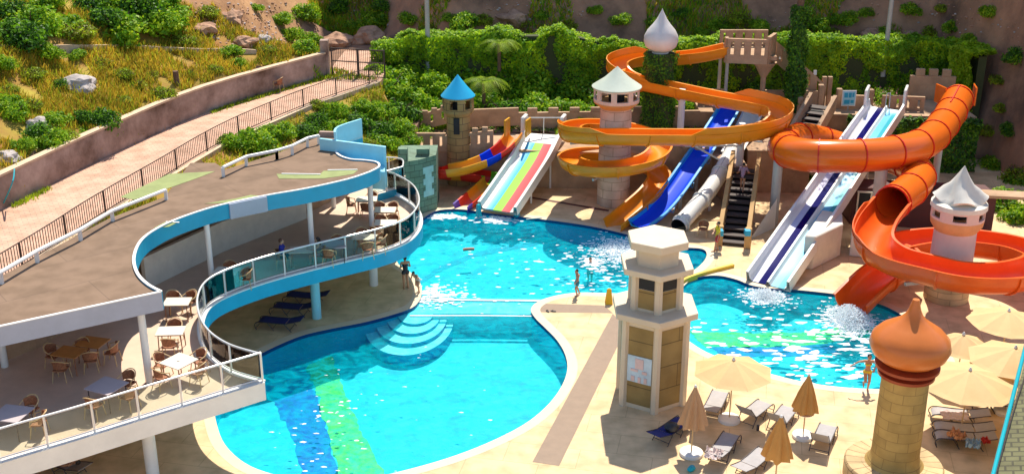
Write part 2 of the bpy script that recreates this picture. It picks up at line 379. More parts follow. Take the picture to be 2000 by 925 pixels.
# ------------------------------------------------------------------ terrain
WL = [Vector(p) for p in ((-30, 26, 0), (-24.6, 40, 0), (-22.35, 48.3, 0), (-20.1, 56.2, 0), (-17.2, 64.2, 0), (-11.8, 72.6, 0))]
def wall_dist(x, y):
    best = 1e9; sgn = 1
    for a, b in zip(WL, WL[1:]):
        t = b-a; u = max(0, min(1, ((x-a.x)*t.x+(y-a.y)*t.y)/t.length_squared)); q = a+t*u; d = math.hypot(x-q.x, y-q.y)
        if d < best: best = d; sgn = 1 if t.x*(y-a.y)-t.y*(x-a.x) > 0 else -1
    return best*sgn
def sstep(a, b, x): t = max(0, min(1, (x-a)/(b-a))); return t*t*(3-2*t)
def lerp1(x, tab):
    if x <= tab[0][0]: return tab[0][1]
    for (a, b), (c, d) in zip(tab, tab[1:]):
        if x <= c: return b+(d-b)*(x-a)/(c-a)
    return tab[-1][1]
def hill(x, y):
    nz = noise.noise(Vector((x*.12, y*.12, 3)))*1.1+noise.noise(Vector((x*.4, y*.4, 7)))*.35+noise.noise(Vector((x*1.1, y*1.1, 1)))*.12
    d = wall_dist(x, y); z = (4.2 if x < -8.3 else 2.3) if y > 71 else -1.5; which = 1
    if x < -8.3 and y > 71: z = 4.8+max(0, (y-79))*.25*(.5+nz)
    if d > 0:
        g = 6.25+.40*d+.7*sstep(5.4, 5.9, d)+nz*min(1, d*.4)*.8
        mask = sstep(-13.5, -19, x+(y-75)*.12) if y > 72 else 1
        zz = z*(1-mask)+g*mask
        if d > 0 and y <= 72.6: zz = g
        if zz > z: z = zz; which = 0
    yc = lerp1(x, [(-60, 108), (-30, 96), (-16, 90), (-8, 84), (-4, 79.5), (24, 79), (29, 78.5), (30.5, 68), (32, 60), (60, 50)])
    sl = lerp1(x, [(-20, 1.5), (24, 1.5), (30.5, 1.2), (60, 1.0)])
    base = lerp1(x, [(-4, 4.0), (0, 2.6), (24, 2.6), (29,2.6), (30.5, .3), (60, 0)])
    if y > yc-1.0:
        c = base+(y-yc)*sl*(1+.25*nz)+nz*1.3
        if c > z: z = min(c, 46+nz*4); which = 1
    return z, which
xs = np.arange(-96, 96.1, .85); ys = np.arange(30, 150, .85); vs = []; wh = []
for y in ys:
    for x in xs:
        z, w = hill(x, y); vs.append((x, y, z)); wh.append(w)
nx = len(xs); fs = []; mi = []
for j in range(len(ys)-1):
    for i in range(nx-1):
        a = j*nx+i; ids = (a, a+1, a+nx+1, a+nx)
        if max(vs[k][2] for k in ids) < -1.2: continue
        if ys[j] < 69 and -16 < xs[i] < 26: continue
        fs.append(ids); mi.append(0 if sum(wh[k] for k in ids) < 2 else 1)
me = bpy.data.meshes.new('hillside'); me.from_pydata(vs, [], fs)
m_hillA = mat('dry_grass_soil', (0.36, 0.15, 0.04), .95, .15, .45, bump=.7, bscale=4, col2=(0.34, 0.27, 0.03))
m_hillB = mat('brown_scree', (0.15, 0.09, 0.06), .95, .3, .25, bump=.8, bscale=3, col2=(0.36, 0.19, 0.11))
me.materials.append(m_hillA); me.materials.append(m_hillB); me.materials.append(m_soil)
mi = [2 if (q == 0 and -24 < vs[f[0]][0] < -9 and vs[f[0]][1] > 73.5+.5*(vs[f[0]][0]+16)+noise.noise(Vector(vs[f[0]])*.3)*3) else q for q, f in zip(mi, fs)]; me.polygons.foreach_set('material_index', mi); me.polygons.foreach_set('use_smooth', [True]*len(fs))
ho = bpy.data.objects.new('hillside', me); COL.objects.link(ho); tag(ho, kind='structure')

# driveway
fence = [Vector(p) for p in ((-24, 26, 0), (-19.61, 38.7, 0), (-18.56, 43.37, 0), (-17.88, 46.85, 0), (-16.65, 51.72, 0), (-14.87, 58.55, 0), (-11.78, 65.69, 0), (-8.4, 71.2, 0))]
dr = [w.copy() for w in WL]+[Vector((-11.5, 80, 0)), Vector((-8.3, 80, 0)), Vector((-8.1, 72, 0))]+[p+Vector((.25, -.1, 0)) for p in reversed(fence)]
tag(MB().prism(dr, 0.0, 5.0).build('driveway', m_pink), kind='structure')
# planted slope between driveway and the slides
sl_top = spline([Vector((p.x+.3, p.y-.15, 4.85)) for p in fence], 6); sl_bot = [Vector((-14.2, 33+24*i/36, 2.9)) if False else Vector((lerp1(i, [(0, -23), (6, -20.5), (12, -17.6), (18, -15.2), (24, -11), (30, -7.3), (36, -5.9)]), lerp1(i, [(0, 29), (6, 35), (12, 42), (18, 48), (24, 55.5), (30, 60.5), (36, 65.2)]), lerp1(i, [(0, 3), (18, 3.4), (30, 3.0), (36, 2.2)]))) for i in range(len(sl_top))]
b = MB(); rows = 8; vs = []
for i in range(len(sl_top)):
    for k in range(rows+1):
        p = sl_top[i].lerp(sl_bot[i], k/rows); p.z += noise.noise(p*.6)*.35*math.sin(math.pi*k/rows); vs.append(p)
b.add(vs, [(i*(rows+1)+k, (i+1)*(rows+1)+k, (i+1)*(rows+1)+k+1, i*(rows+1)+k+1) for i in range(len(sl_top)-1) for k in range(rows)])
tag(b.build('planted_slope', m_hillA, smooth=True), kind='structure')
def slope_z(x, y): return None
# ground behind the slides
b = MB(); vs = []
gx = np.linspace(-6, 26, 33); gy = np.linspace(69.2, 80, 12)
for y in gy:
    for x in gx: vs.append(Vector((x, y, 2.3+(y-69.2)*.07+noise.noise(Vector((x*.5, y*.5, 0)))*.25)))
vs2 = vs; b.add(vs, [(j*33+i, j*33+i+1, (j+1)*33+i+1, (j+1)*33+i) for j in range(11) for i in range(32)])
tag(b.build('planted_bank', m_hillB, smooth=True), kind='structure')
b = MB(); b.prism([Vector(p) for p in ((-8.3, 71.0, 0), (-5.9, 65.3, 0), (-5.6, 69.4, 0), (-5.4, 77, 0), (-8.3, 79, 0))], 0, 3.1); tag(b.build('planted_bank', m_hillB), kind='structure')

# retaining wall beyond the driveway
W = thing('retaining_wall', tuple(WL[2]), 'long stained concrete retaining wall with pale coping between driveway and grassy hillside', 'wall')
W.location.z = 5
b = MB(); b.wall(spline(WL, 4), 4.9, 6.45, .28); b.build('wall', m_conc, W, world=True)
b = MB(); b.wall(spline(WL, 4), 6.45, 6.55, .40); b.build('coping', m_coplight, W, world=True)
b = MB(); b.box((-11.75, 72.9, 6.1), (.5, .5, 2.3)); b.build('end_pillar', m_conc, W, world=True)
# low kerb wall higher on the hillside
from mathutils.bvhtree import BVHTree
BV = [BVHTree.FromPolygons([v.co for v in o_.data.vertices], [tuple(p_.vertices) for p_ in o_.data.polygons]) for o_ in (ho, bpy.data.objects['planted_slope'], bpy.data.objects['planted_bank'], bpy.data.objects['planted_bank.001'])]
def hit(px, py):
    o_ = Vector((0, 0, CAM_H)); d = ray(px, py).normalized(); best = None
    for t in BV:
        h = t.ray_cast(o_, d)
        if h[0] is not None and (best is None or h[3] < best[1]): best = (h[0], h[3])
    if best is None: return G(px, py, 0)
    return best[0]
kb = [hit(-60+t*51, lerp1(t, [(0, 93), (6, 96), (12, 106)])) for t in range(12)]
kz = [p.z+.22 for p in kb]
for k in range(3): kz = [kz[0]]+[(kz[i-1]+kz[i]+kz[i+1])/3 for i in range(1, len(kz)-1)]+[kz[-1]]
kp_ = spline([Vector((p.x, p.y, z)) for p, z in zip(kb, kz)], 4)
tag(MB().wall(kp_, [p.z-1.0 for p in kp_], [p.z for p in kp_], .16).build('low_terrace_wall', m_coplight), 'thin pale low wall running across the grassy hillside above the driveway', 'wall')

# driveway fence: thin bars
def bar_fence(path, z0, h, name, label, step=.17, pstep=3.2, slope=None):
    pts = spline(path, 6, .17); F = thing(name, (pts[0].x, pts[0].y, z0), label, 'fence'); b = MB()
    for p in pts: p.z = 0
    for p in pts: b.box((p.x, p.y, z0+h*.52), (.024, .024, h*.92))
    b.build('bars', m_iron, F, world=True)
    r = MB(); r.tube([p+Vector((0, 0, z0+h)) for p in pts], .024, 5); r.build('top_rail', m_iron, F, world=True)
    r = MB(); r.tube([p+Vector((0, 0, z0+.08)) for p in pts], .025, 5); r.build('bottom_rail', m_iron, F, world=True)
    L = int(pstep/.17)
    for p in pts[::L]: b = MB(); b.box((p.x, p.y, z0+h/2), (.07, .07, h+.02)); b.build('post', m_iron, F, world=True)
bar_fence([Vector((p.x+.12, p.y-.06, 0)) for p in fence[1:]], 5.05, 1.0, 'bar_fence', 'long dark metal bar fence along the lower edge of the driveway')
tag(MB().wall([Vector((p.x+.2, p.y-.1, 0)) for p in fence], 4.3, 5.06, .3).build('fence_kerb', m_coplight), 'pale concrete kerb carrying the driveway bar fence', 'kerb')
# gate
ga, gb = Vector((-11.35, 72.75, 5.02)), Vector((-7.9, 71.9, 5.02))
gt = thing('driveway_gate', tuple(ga), 'dark brown barred double gate closing the top of the driveway', 'gate')
for lf in range(2):
    a = ga.lerp(gb, lf*.5+.01); c = ga.lerp(gb, lf*.5+.49); b = MB()
    for z in (.06, .95, 1.75): b.bar(a+Vector((0, 0, z)), c+Vector((0, 0, z)), .06)
    for k in range(2): q = (a, c)[k]; b.box(q+Vector((0, 0, .9)), (.09, .09, 1.8))
    fr = b.build('gate_leaf', m_iron, gt, world=True); b = MB()
    for k in range(1, 14): q = a.lerp(c, k/14); b.box(q+Vector((0, 0, .9)), (.025, .025, 1.7))
    b.build('bars', m_iron, fr, world=False) if False else b.build('bars', m_iron, fr, world=True)
# ------------------------------------------------------------------ cafe pavilion
def railing(path, z0, parent, name='glass_railing', step=1.45, h=1.08, glass=True, zs=None):
    pts = [Vector((p.x, p.y, 0)) for p in spline(path, 8, .24)]; L = max(1, round(step/.24)); rl = MB(); rl.tube([p+Vector((0, 0, z0+h)) for p in pts], .038, 8)
    root = rl.build(name, m_railw, parent, world=True, smooth=True)
    b = MB(); b.tube([p+Vector((0, 0, z0+.09)) for p in pts], .025, 6); b.build('bottom_rail', m_railw, root, world=True)
    idx = list(range(0, len(pts), L))
    if len(pts)-1-idx[-1] > L*.4: idx.append(len(pts)-1)
    else: idx[-1] = len(pts)-1
    for i in idx: b = MB(); b.box((pts[i].x, pts[i].y, z0+h/2), (.06, .06, h)); b.build('post', m_railw, root, world=True)
    if glass:
        for i, j in zip(idx, idx[1:]):
            if j-i < 2: continue
            seg = pts[i:j+1]; t0 = (seg[1]-seg[0]).normalized()*.07; t1 = (seg[-1]-seg[-2]).normalized()*.07
            seg = [seg[0]+t0]+seg[1:-1]+[seg[-1]-t1]
            b = MB(); b.wall(seg, z0+.14, z0+h-.07, .012); b.build('glass_pane', m_glass, root, world=True)
    return root
m_railw = mat('rail_paint', (0.78, 0.77, 0.74), .3, .04, 2, metal=.2)
def glassmat():
    m = bpy.data.materials.new('tinted_glass'); m.use_nodes = True; n = m.node_tree.nodes; l = m.node_tree.links; n.clear()
    out = n.new('ShaderNodeOutputMaterial'); tr = n.new('ShaderNodeBsdfTransparent'); tr.inputs[0].default_value = (0.88, 0.95, 0.92, 1)
    gl = n.new('ShaderNodeBsdfGlossy'); gl.inputs['Roughness'].default_value = .02; fr = n.new('ShaderNodeFresnel'); fr.inputs[0].default_value = 1.5
    mx = n.new('ShaderNodeMixShader'); l.new(fr.outputs[0], mx.inputs[0]); l.new(tr.outputs[0], mx.inputs[1]); l.new(gl.outputs[0], mx.inputs[2]); l.new(mx.outputs[0], out.inputs[0]); return m
m_glass = glassmat()
RZ, TZ = 6.3, 3.0
cafe = thing('cafe_pavilion', tuple(G(619, 622)), 'two storey cafe pavilion with curved blue edged flat roof and terrace beside the pool', 'building')
cafe.location.z = 0
r_front = [G(x, y, RZ) for x, y in ((-260,700),(0,640),(315,572))]
r_curve = spline([G(x, y, RZ) for x, y in ((315,572),(288,557),(268,535),(262,505),(276,472),(310,447),(360,425),(430,403),(520,384),(600,370),(680,352),(722,338))], 5)
r_end = spline([G(x, y, RZ) for x, y in ((722,338),(740,328),(736,319),(712,315),(685,313),(664,306),(656,296),(664,284),(707,269))], 5)
r_back = [G(x, y, RZ) for x, y in ((625,266),(540,300),(440,331),(420,318),(372,318),(322,384),(210,428),(0,540),(-260,680))]
roof_poly = r_front[:-1]+r_curve[:-1]+r_end[:-1]+r_back
b = MB(); b.prism(roof_poly, RZ-.5, RZ); roof = b.build('roof', m_roof, cafe, world=True)
def fascia(path, mt, z0, z1, parent, off=.045, nm='fascia'):
    b = MB(); b.wall(path, z0, z1, .09); return b.build(nm, mt, parent, world=True)
fascia(r_front, m_lav, RZ-.62, RZ+.05, roof); fascia(r_curve, m_cyan, RZ-.60, RZ+.05, roof)
i0 = 16
fascia(r_end, m_cyan, RZ-.58, RZ+.05, roof)
b = MB(); b.wall([p for p in r_front], RZ+.05, RZ+.08, .11); b.wall(r_curve, RZ+.05, RZ+.08, .11); b.wall(r_end, RZ+.05, RZ+.08, .10); b.build('roof_edge_trim', m_white, roof, world=True)
b = MB(); q = [r_curve[i]+Vector((.03, -.09, 0)) for i in range(36, 41)]; b.wall(q, RZ-.605, RZ+.045, .1); b.build('fascia_panel', m_lav, roof, world=True)
# green coated patches on the roof
for k, px in enumerate((((540,340),(626,340),(632,334),(700,332),(690,340),(660,345),(630,349),(545,349)), ((235,385),(330,340),(420,335),(380,350),(300,378),(262,390)), ((400,398),(470,395),(510,383),(490,381),(460,388)), ((300,446),(322,434),(350,433),(330,443)))):
    b = MB(); b.prism([G(x, y, RZ) for x, y in px], RZ+.003, RZ+.012+.001*k); b.build('green_coating', m_rgreen, roof, world=True)
b = MB(); pass
for q1, q2 in (((550,339),(626,340)), ((640,332),(698,331)), ((324,433),(350,434))): b = MB(); b.bar(G(*q1, RZ+.03), G(*q2, RZ+.03), .07, .03); b.build('white_edge_strip', m_white, roof, world=True)
# roof upstands
b = MB(); b.wall([p for p in r_end if p.y > 52.0][2:], RZ+.0, RZ+.95, .1)
b.build('upstand', m_pale_cyan, roof, world=True)
b = MB(); b.wall([G(752,322,RZ-.3), G(752,284,RZ+.6), G(625,268,RZ+.6)], RZ-1.4, RZ+.55, .14); b.prism([G(664,306,RZ), G(700,318,RZ), G(751,321,RZ), G(751,287,RZ), G(706,276,RZ)], RZ-1.2, RZ-.35); b.build('stair_enclosure', m_pale_cyan, roof, world=True)
b = MB(); b.wall([G(625,266,RZ), G(707,269,RZ)], RZ, RZ+.25, .2); b.build('roof_curb', m_conc, roof, world=True)
# white tubular roof rails
for pth in (((-120,592),(0,532),(70,491),(155,449),(218,412),(323,371)), ((435,327),(480,306),(540,294)), ((540,294),(570,285),(600,270),(622,265))):
    pts = [G(x, y, RZ+.42) for x, y in pth]; b = MB(); b.tube(pts, .075, 8); 
    for p in pts: b.box((p.x, p.y, RZ+.2), (.12, .12, .45))
    b.build('roof_rail', m_white, roof, world=True)
# terrace slab
t_front = [G(x, y, TZ) for x, y in ((-200,972),(0,905),(150,860),(300,813),(515,747))]
t_curve = spline([G(x, y, TZ) for x, y in ((515,747),(455,728),(415,700),(396,665),(394,630),(410,600),(450,577),(520,552),(600,530),(680,510),(750,492),(800,470),(821,440),(814,410),(790,390),(757,374))], 5)
t_poly = t_front[:-1]+t_curve+[Vector((-5.6, 58.9, 0)), Vector((-7.6, 58.5, 0)), Vector((-9.6, 55.2, 0)), Vector((-14.8, 47.4, 0)), Vector((-18.2, 39.5, 0)), Vector((-24, 33, 0)), Vector((-27, 28, 0))]
b = MB(); b.prism(t_poly, TZ-.5, TZ); terr = b.build('terrace_slab', m_floor, cafe, world=True)
def poff(path, d):
    out = []
    for i, p in enumerate(path):
        t = (path[min(i+1, len(path)-1)]-path[max(0, i-1)]).normalized(); out.append(p+Vector((t.y, -t.x, 0))*d)
    return out
fascia(poff(t_front, .05), m_white, TZ-.62, TZ+.02, terr); fascia(poff(t_curve, .05), m_cyan, TZ-.60, TZ+.02, terr)
b = MB(); b.wall(poff(t_front, -.02), TZ+.02, TZ+.07, .26); b.wall(poff(t_curve, -.02), TZ+.021, TZ+.071, .26); b.build('terrace_kerb', m_white, terr, world=True)
rl_path = poff(t_front, -.05)
railing(rl_path, TZ+.07, terr); railing(poff(t_curve, -.04), TZ+.07, terr)
# pool side stair landing at the far end
ld = [G(x, y, 3.3) for x, y in ((722,385),(788,366),(785,350),(742,346),(720,362))]
b = MB(); b.prism(ld, 2.85, 3.3); lo = b.build('landing_slab', m_offw, cafe, world=True)
fascia([ld[0]+Vector((0,-.06,0)), ld[1]+Vector((.05,-.05,0)), ld[2]+Vector((.06, 0, 0))], m_cyan, 2.8, 3.34, lo)
railing([ld[0], ld[1]], 3.32, lo, step=1.0); railing([ld[1], ld[2], ld[3]], 3.32, lo, step=1.0)
# columns
for (x, y, z0, z1, r) in ((292,745,TZ,RZ-.5,.13), (415,556,TZ,RZ-.5,.12), (611,504,TZ,RZ-.5,.12), (727,458,TZ,RZ-.5,.12), (652,405,TZ,RZ-.5,.12), (10,715,TZ,RZ-.5,.13), (619,620,0,TZ-.5,.21), (730,556,0,TZ-.5,.21), (300,935,0,TZ-.5,.22)):
    p = G(x, y, z0); b = MB(); b.lathe([(r, z0), (r, z1)], 20, (p.x, p.y, 0)); b.build('column', m_white if z0 else m_pale_cyan if x in (619,) else m_white, cafe, world=True, smooth=True)
# building behind, counter
bw = [Vector((-8.2, 56.5, 0)), Vector((-10.2, 52.8, 0)), Vector((-13.2, 48.6, 0)), Vector((-15.4, 44.5, 0)), Vector((-17.6, 38.8, 0)), Vector((-23, 32.5, 0))]
b = MB(); b.wall(bw, 0, RZ-.5, .25); b.build('back_wall', m_tan, cafe, world=True)
b = MB(); b.wall([p+Vector((.35, -.35, 0)) for p in bw[1:4]], TZ+.01, TZ+1.4, .2); b.build('dado', m_offw, cafe, world=True)
c1, c2 = G(512,452,TZ), G(578,392,TZ)
b = MB(); b.wall([c1, c2], TZ, TZ+1.0, .7); ct = b.build('bar_counter', m_lav, cafe, world=True)
b = MB(); b.wall([c1+Vector((-.1, -.1, 0)), c2], TZ+1.0, TZ+1.07, .95); b.build('counter_top', m_grey, ct, world=True)
for x, y, col in ((330,503,m_cyan), (347,490,m_pblue), (372,488,m_maroon)):
    p = G(x, y, TZ); b = MB(); b.box((p.x, p.y, TZ+.9), (.55, .5, 1.8), R(30), None); b.box((p.x+.02, p.y-.27, TZ+1.0), (.4, .02, 1.3), R(30)); 
    tag(b.build('drinks_cooler', [col], None), {330: 'tall bright blue drinks cooler, leftmost against the cafe back wall', 347: 'tall dark blue drinks cooler between two other coolers in the cafe', 372: 'tall maroon drinks cooler, rightmost of the three by the cafe wall'}[x], 'cooler')

# ------------------------------------------------------------------ block built green wall tower by the pool
gp = [Vector(p) for p in ((-4.2, 62.0, 0), (-5.0, 61.2, 0), (-6.1, 60.6, 0), (-6.3, 63.8, 0), (-4.2, 63.9, 0))]
GT = thing('block_turret', (-5, 62.2, 0), 'pale green block turret at the pool edge beside the small coloured slide', 'turret')
m_gblock = brickmat('green_blocks', (0.16, 0.25, 0.17), (0.07, 0.10, 0.07), .75, .36, var=.12)
b = MB(); b.prism(gp, 0, 3.15); b.build('turret_wall', m_gblock, GT, world=True)
b = MB()
for z, w in ((2.45, .75), (2.15, .45), (1.8, .75), (1.45, .45), (1.1, .75)): b.box((-4.62, 61.57, z), (w, .06, .35), math.atan2(.8, .8))
b.build('cross_panel', mat('mint_paint', (.36, .58, .55), .5), GT, world=True)
for q1, q2 in (((-5.9, 60.9, 3.5), (.5, .5, .8)), ((-4.9, 62, 3.35), (.7, .4, .4))): b = MB(); b.box(q1, q2); b.build('battlement', m_gblock, GT, world=True)
# ------------------------------------------------------------------ retaining walls, platforms, stairs behind the slides
def slab(name, poly, z0, z1, m, parent=None, mi=0):
    b = MB(); b.prism(poly, z0, z1); return b.build(name, m, parent, world=parent is not None)
def slotted(name, a, c, za, zc, h, m, parent, th=.22, slot=(.16, .55), pitch=.55, low=.35, slots=True):
    """parapet between two ground points; za/zc = foot heights at both ends; h = height; has tall slots"""
    a = Vector((a[0], a[1], 0)); c = Vector((c[0], c[1], 0)); L = (c-a).length; n = max(1, int(L/pitch)); b = MB()
    def pt(u, z): q = a.lerp(c, u); return Vector((q.x, q.y, za+(zc-za)*u+z))
    nrm = Vector((-(c-a).y, (c-a).x, 0)).normalized()*th/2
    def quadbox(u0, u1, z0, z1):
        vs = [pt(u, z)+nrm*s for s in (-1, 1) for u, z in ((u0, z0), (u1, z0), (u1, z1), (u0, z1))]
        b.add(vs, [(0, 1, 2, 3), (7, 6, 5, 4), (0, 4, 5, 1), (1, 5, 6, 2), (2, 6, 7, 3), (3, 7, 4, 0)])
    if not slots: quadbox(0, 1, 0, h)
    else:
        quadbox(0, 1, 0, low); quadbox(0, 1, h-.18, h); sw = slot[0]/L
        edges = [0]+[x for k in range(n) for x in ((k+.5)/n-sw/2, (k+.5)/n+sw/2)]+[1]
        for u0, u1 in zip(edges[::2], edges[1::2]): quadbox(u0, u1, low, h-.18)
    return b.build(name, m, parent, world=True)
def crenels(parent, a, c, za, zc, n, w=.35, h=.28, m=None):
    a = Vector((a[0], a[1], za)); c = Vector((c[0], c[1], zc)); ang = math.atan2(c.y-a.y, c.x-a.x)
    for k in range(n): b = MB(); b.box(a.lerp(c, (k+.5)/n)+Vector((0, 0, h/2)), (w, .24, h), ang); b.build('battlement', m or m_tan, parent, world=True, bevel=.03)
PF = thing('slide_platform', (2, 65, 0), 'long tan rendered slide platform with battlemented parapets behind the pools', 'platform')
slab('platform_base', [(-5.6, 66.6), (-3.5, 66.4), (0, 65.8), (6, 65.3), (11.6, 65.0), (12.2, 62.6), (13.2, 62.6), (13.2, 70.5), (-5.6, 70.5)], 0, 2.25, m_tan, PF)
slab('upper_base', [(11.6, 70.3), (28.2, 69.0), (28.2, 74), (11.6, 74)], 0, 3.35, m_tan, PF)
slab('upper_base', [(13.6, 64.8), (17.2, 64.6), (17.2, 69.9), (13.6, 70.0)], 0, 2.55, m_tan, PF)
slotted('parapet', (-5.6, 66.5), (-3.9, 66.45), 2.0, 2.0, 1.1, m_tan, PF)
slotted('parapet', (-3.9, 66.45), (-1.1, 66.2), 1.9, 2.3, 1.05, m_tan, PF)
slotted('parapet', (-6.2, 66.0), (-7.3, 64.6), 1.9, .9, 1.1, m_tan, PF)
slotted('parapet', (-5.9, 69.6), (-3.9, 69.7), 2.3, 2.8, 1.0, m_tan, PF)
slotted('parapet', (-3.9, 69.7), (0.4, 69.9), 2.5, 2.6, 1.1, m_tan, PF, slots=False)
slotted('parapet', (0.4, 69.9), (11.6, 70.4), 2.25, 2.25, 1.15, m_tan, PF, slots=False)
crenels(PF, (-3.6, 66.4), (-1.3, 66.2), 2.98, 3.3, 4); crenels(PF, (.6, 69.9), (11, 70.4), 3.4, 3.4, 8, w=.6)
crenels(PF, (-5.6, 69.6), (-3.9, 69.7), 3.25, 3.7, 3)
slotted('parapet', (8.8, 65.25), (11.4, 65.1), 2.25, 2.25, 1.0, m_tan, PF)
slotted('parapet', (11.7, 71.9), (13.3, 71.9), 3.35, 3.35, 1.0, m_tan, PF); slotted('parapet', (14.6, 71.6), (19.2, 71.3), 3.35, 3.35, 1.05, m_tan, PF, slots=False)
slotted('parapet', (20.4, 71.0), (22.0, 70.9), 3.35, 3.3, .9, m_tan, PF, slots=False)
slotted('parapet', (22.9, 70.8), (25.4, 70.4), 3.2, 3.2, 1.05, m_tan, PF)
slotted('parapet', (25.4, 73.5), (28.2, 73.2), 3.35, 3.35, 1.5, m_tan, PF, slots=False); crenels(PF, (25.6, 73.5), (28, 73.2), 4.85, 4.85, 3, w=.55, h=.45)
slotted('parapet', (16.9, 64.5), (16.9, 66.5), 2.5, 2.5, 1.0, m_tan, PF)
for (x, y, z, h) in ((19.2, 71.3, 3.3, 1.5), (20.3, 71.1, 3.3, 1.3), (17.6, 69.8, 2.5, 1.9), (13.2, 65.0, 2.2, 1.5), (22.2, 70.9, 3.2, 1.4)):
    b = MB(); b.box((x, y, z+h/2), (.34, .34, h)); b.build('parapet_post', m_tan, PF, world=True, bevel=.04)
# orange brown timber rail by the second stairs
m_orangewood = mat('orange_painted_rail', (.45, .13, .03), .5, .12, 2)
RL = thing('slide_queue_rail', (16.5, 64.4, 2.5), 'short orange painted slatted rail at the foot of the upper stairs', 'rail')
b = MB(); b.bar((15.6, 64.4, 3.45), (18.2, 64.2, 3.45), .14, .12); b.bar((15.6, 64.4, 2.75), (18.2, 64.2, 2.75), .1, .1); b.build('rail', m_orangewood, RL, world=True)
b = MB()
for k in range(9): q = Vector((15.7, 64.4, 3.1)).lerp(Vector((18.1, 64.2, 3.1)), k/8); b.box(q, (.14, .08, .66))
b.build('slats', m_orangewood, RL, world=True)

def stairs(name, a, c, z0, z1, w, n, label, m_par, slots=True, ph=1.0):
    a = Vector((a[0], a[1], 0)); c = Vector((c[0], c[1], 0)); d = (c-a); L = d.length; t = d.normalized(); nn = Vector((-t.y, t.x, 0)); S = thing(name, (a.x, a.y, z0), label, 'stairs')
    b = MB()
    for k in range(n):
        u0, u1 = k/n, (k+1)/n; z = z0+(z1-z0)*(k+1)/n; p = a+d*(u0+u1)/2; b.box((p.x, p.y, z-.04), (w, L/n*1.12, .08), math.atan2(t.y, t.x)-math.pi/2)
    b.build('treads', m_tread, S, world=True)
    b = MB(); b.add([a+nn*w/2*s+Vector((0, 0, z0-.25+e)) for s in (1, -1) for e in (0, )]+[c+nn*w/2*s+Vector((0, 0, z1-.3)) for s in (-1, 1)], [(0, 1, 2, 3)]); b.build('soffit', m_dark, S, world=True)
    for s in (1, -1):
        slotted('parapet', a+nn*(w/2+.12)*s, c+nn*(w/2+.12)*s, z0-.15, z1-.15, ph+.15, m_par, S, slots=slots, pitch=.7, low=.5)
    for s in (1, -1):
        q = a+nn*(w/2+.12)*s-t*.1; b = MB(); b.box((q.x, q.y, z0+(ph+.1)/2), (.34, .34, ph+.1), math.atan2(t.y, t.x)); b.build('newel_post', m_par, S, world=True, bevel=.04)
    return S
m_tread = mat('dark_treads', (.07, .05, .045), .7, .2, 3)
S1 = stairs('slide_stairs', G(1432, 480), (13.0, 62.4), 0, 2.25, 1.2, 12, 'ochre sided dark stairs climbing from the pool deck beside the blue and white racer slides', m_tan2)
for s, px in ((-1, 1457), (1, 1404)):
    p = G(px, 487); b = MB(); b.box((p.x, p.y-.02, .95), (.28, .38, .28)); b.build('cyan_sign_panel', m_cyan, S1, world=True)
b = MB(); q = [Vector((13.9, 62.0, 0)), Vector((14.0, 62.0, 1.9)), Vector((12.6, 57.4, 0.0))]; b.add([G(1467, 466), G(1513, 445), G(1513,445)+Vector((0, 0, 1.7)), G(1467,466)+Vector((.02, 0, .12))], [(0, 1, 2, 3)]); b.build('white_side_board', m_white, S1, world=True)
S2 = stairs('upper_stairs', (16.7, 65.6), (18.9, 69.6), 2.55, 3.9, 1.25, 7, 'upper flight of dark stairs between tan walls with a pale blue notice at its head', m_tan, slots=False, ph=.75)
NB = thing('notice_board', tuple(P(1658, 205, 70.7)), 'white framed pale blue notice board at the top of the upper stairs', 'notice board')
o = P(1658, 192, 70.6); b = MB(); b.box(o, (.86, .05, .98)); b.build('frame', m_white, NB, world=True)
b = MB(); b.box(o+Vector((0, -.04, 0)), (.74, .03, .86)); b.build('panel', m_pale_cyan, NB, world=True)
for dx, dz, w, h in ((-.2, .2, .22, .3), (.05, .2, .18, .3), (.24, .22, .12, .26), (-.12, -.22, .34, .26), (.2, -.2, .2, .2)):
    b = MB(); b.box(o+Vector((dx, -.06, dz)), (w, .01, h)); b.build('printed_block', m_cyan, NB, world=True)
b = MB(); b.box(o+Vector((0, 0, -.75)), (.06, .06, .6)); b.build('post', m_grey, NB, world=True)

# high start platform with stair
HP = thing('start_tower', (14, 71, 3), 'tall tan start tower with slotted rounded parapet above the orange slide', 'tower')
pa, pb = P(1420, 92, 70.6), P(1500, 92, 70.2)
slab('platform_floor', [(pa.x-.1, 70.6), (pb.x+.6, 70.2), (pb.x+.6, 73.4), (pa.x-.1, 73.4)], 6.55, 6.8, m_tan, HP)
slotted('parapet', (pa.x, 70.5), (pb.x, 70.1), 6.35, 6.35, 1.5, m_tan, HP, pitch=.5, low=.55, slot=(.2, .6))
slotted('parapet', (pb.x, 70.1), (pb.x+.65, 71.4), 6.35, 6.35, 1.65, m_tan, HP, pitch=.5, low=.6)
slotted('parapet', (pa.x, 70.5), (pa.x, 71.0), 6.35, 6.35, 1.5, m_tan, HP, slots=False)
slotted('parapet', (pa.x, 73.3), (pb.x+.6, 73.3), 6.6, 6.6, 1.2, m_tan, HP, pitch=.5)
b = MB(); b.lathe([(.15, 3.0), (.17, 5.4), (.5, 6.0), (.75, 6.35)], 16, (pb.x, 70.8, 0)); b.build('flared_post', m_tan, HP, world=True)
for x, y in ((pa.x+.1, 73.1), (pb.x+.5, 73.1), (pa.x+.2, 71.2)): b = MB(); b.lathe([(.11, 2.4), (.11, 6.55)], 10, (x, y, 0)); b.build('post', m_grey, HP, world=True, smooth=True)
sa, sb = (pb.x+.8, 71.6), (P(1606, 160, 72).x, 71.9)
slotted('stair_parapet', sa, sb, 6.15, 3.55, 1.25, m_tan, HP, pitch=.62, low=.35, slot=(.2, .6))
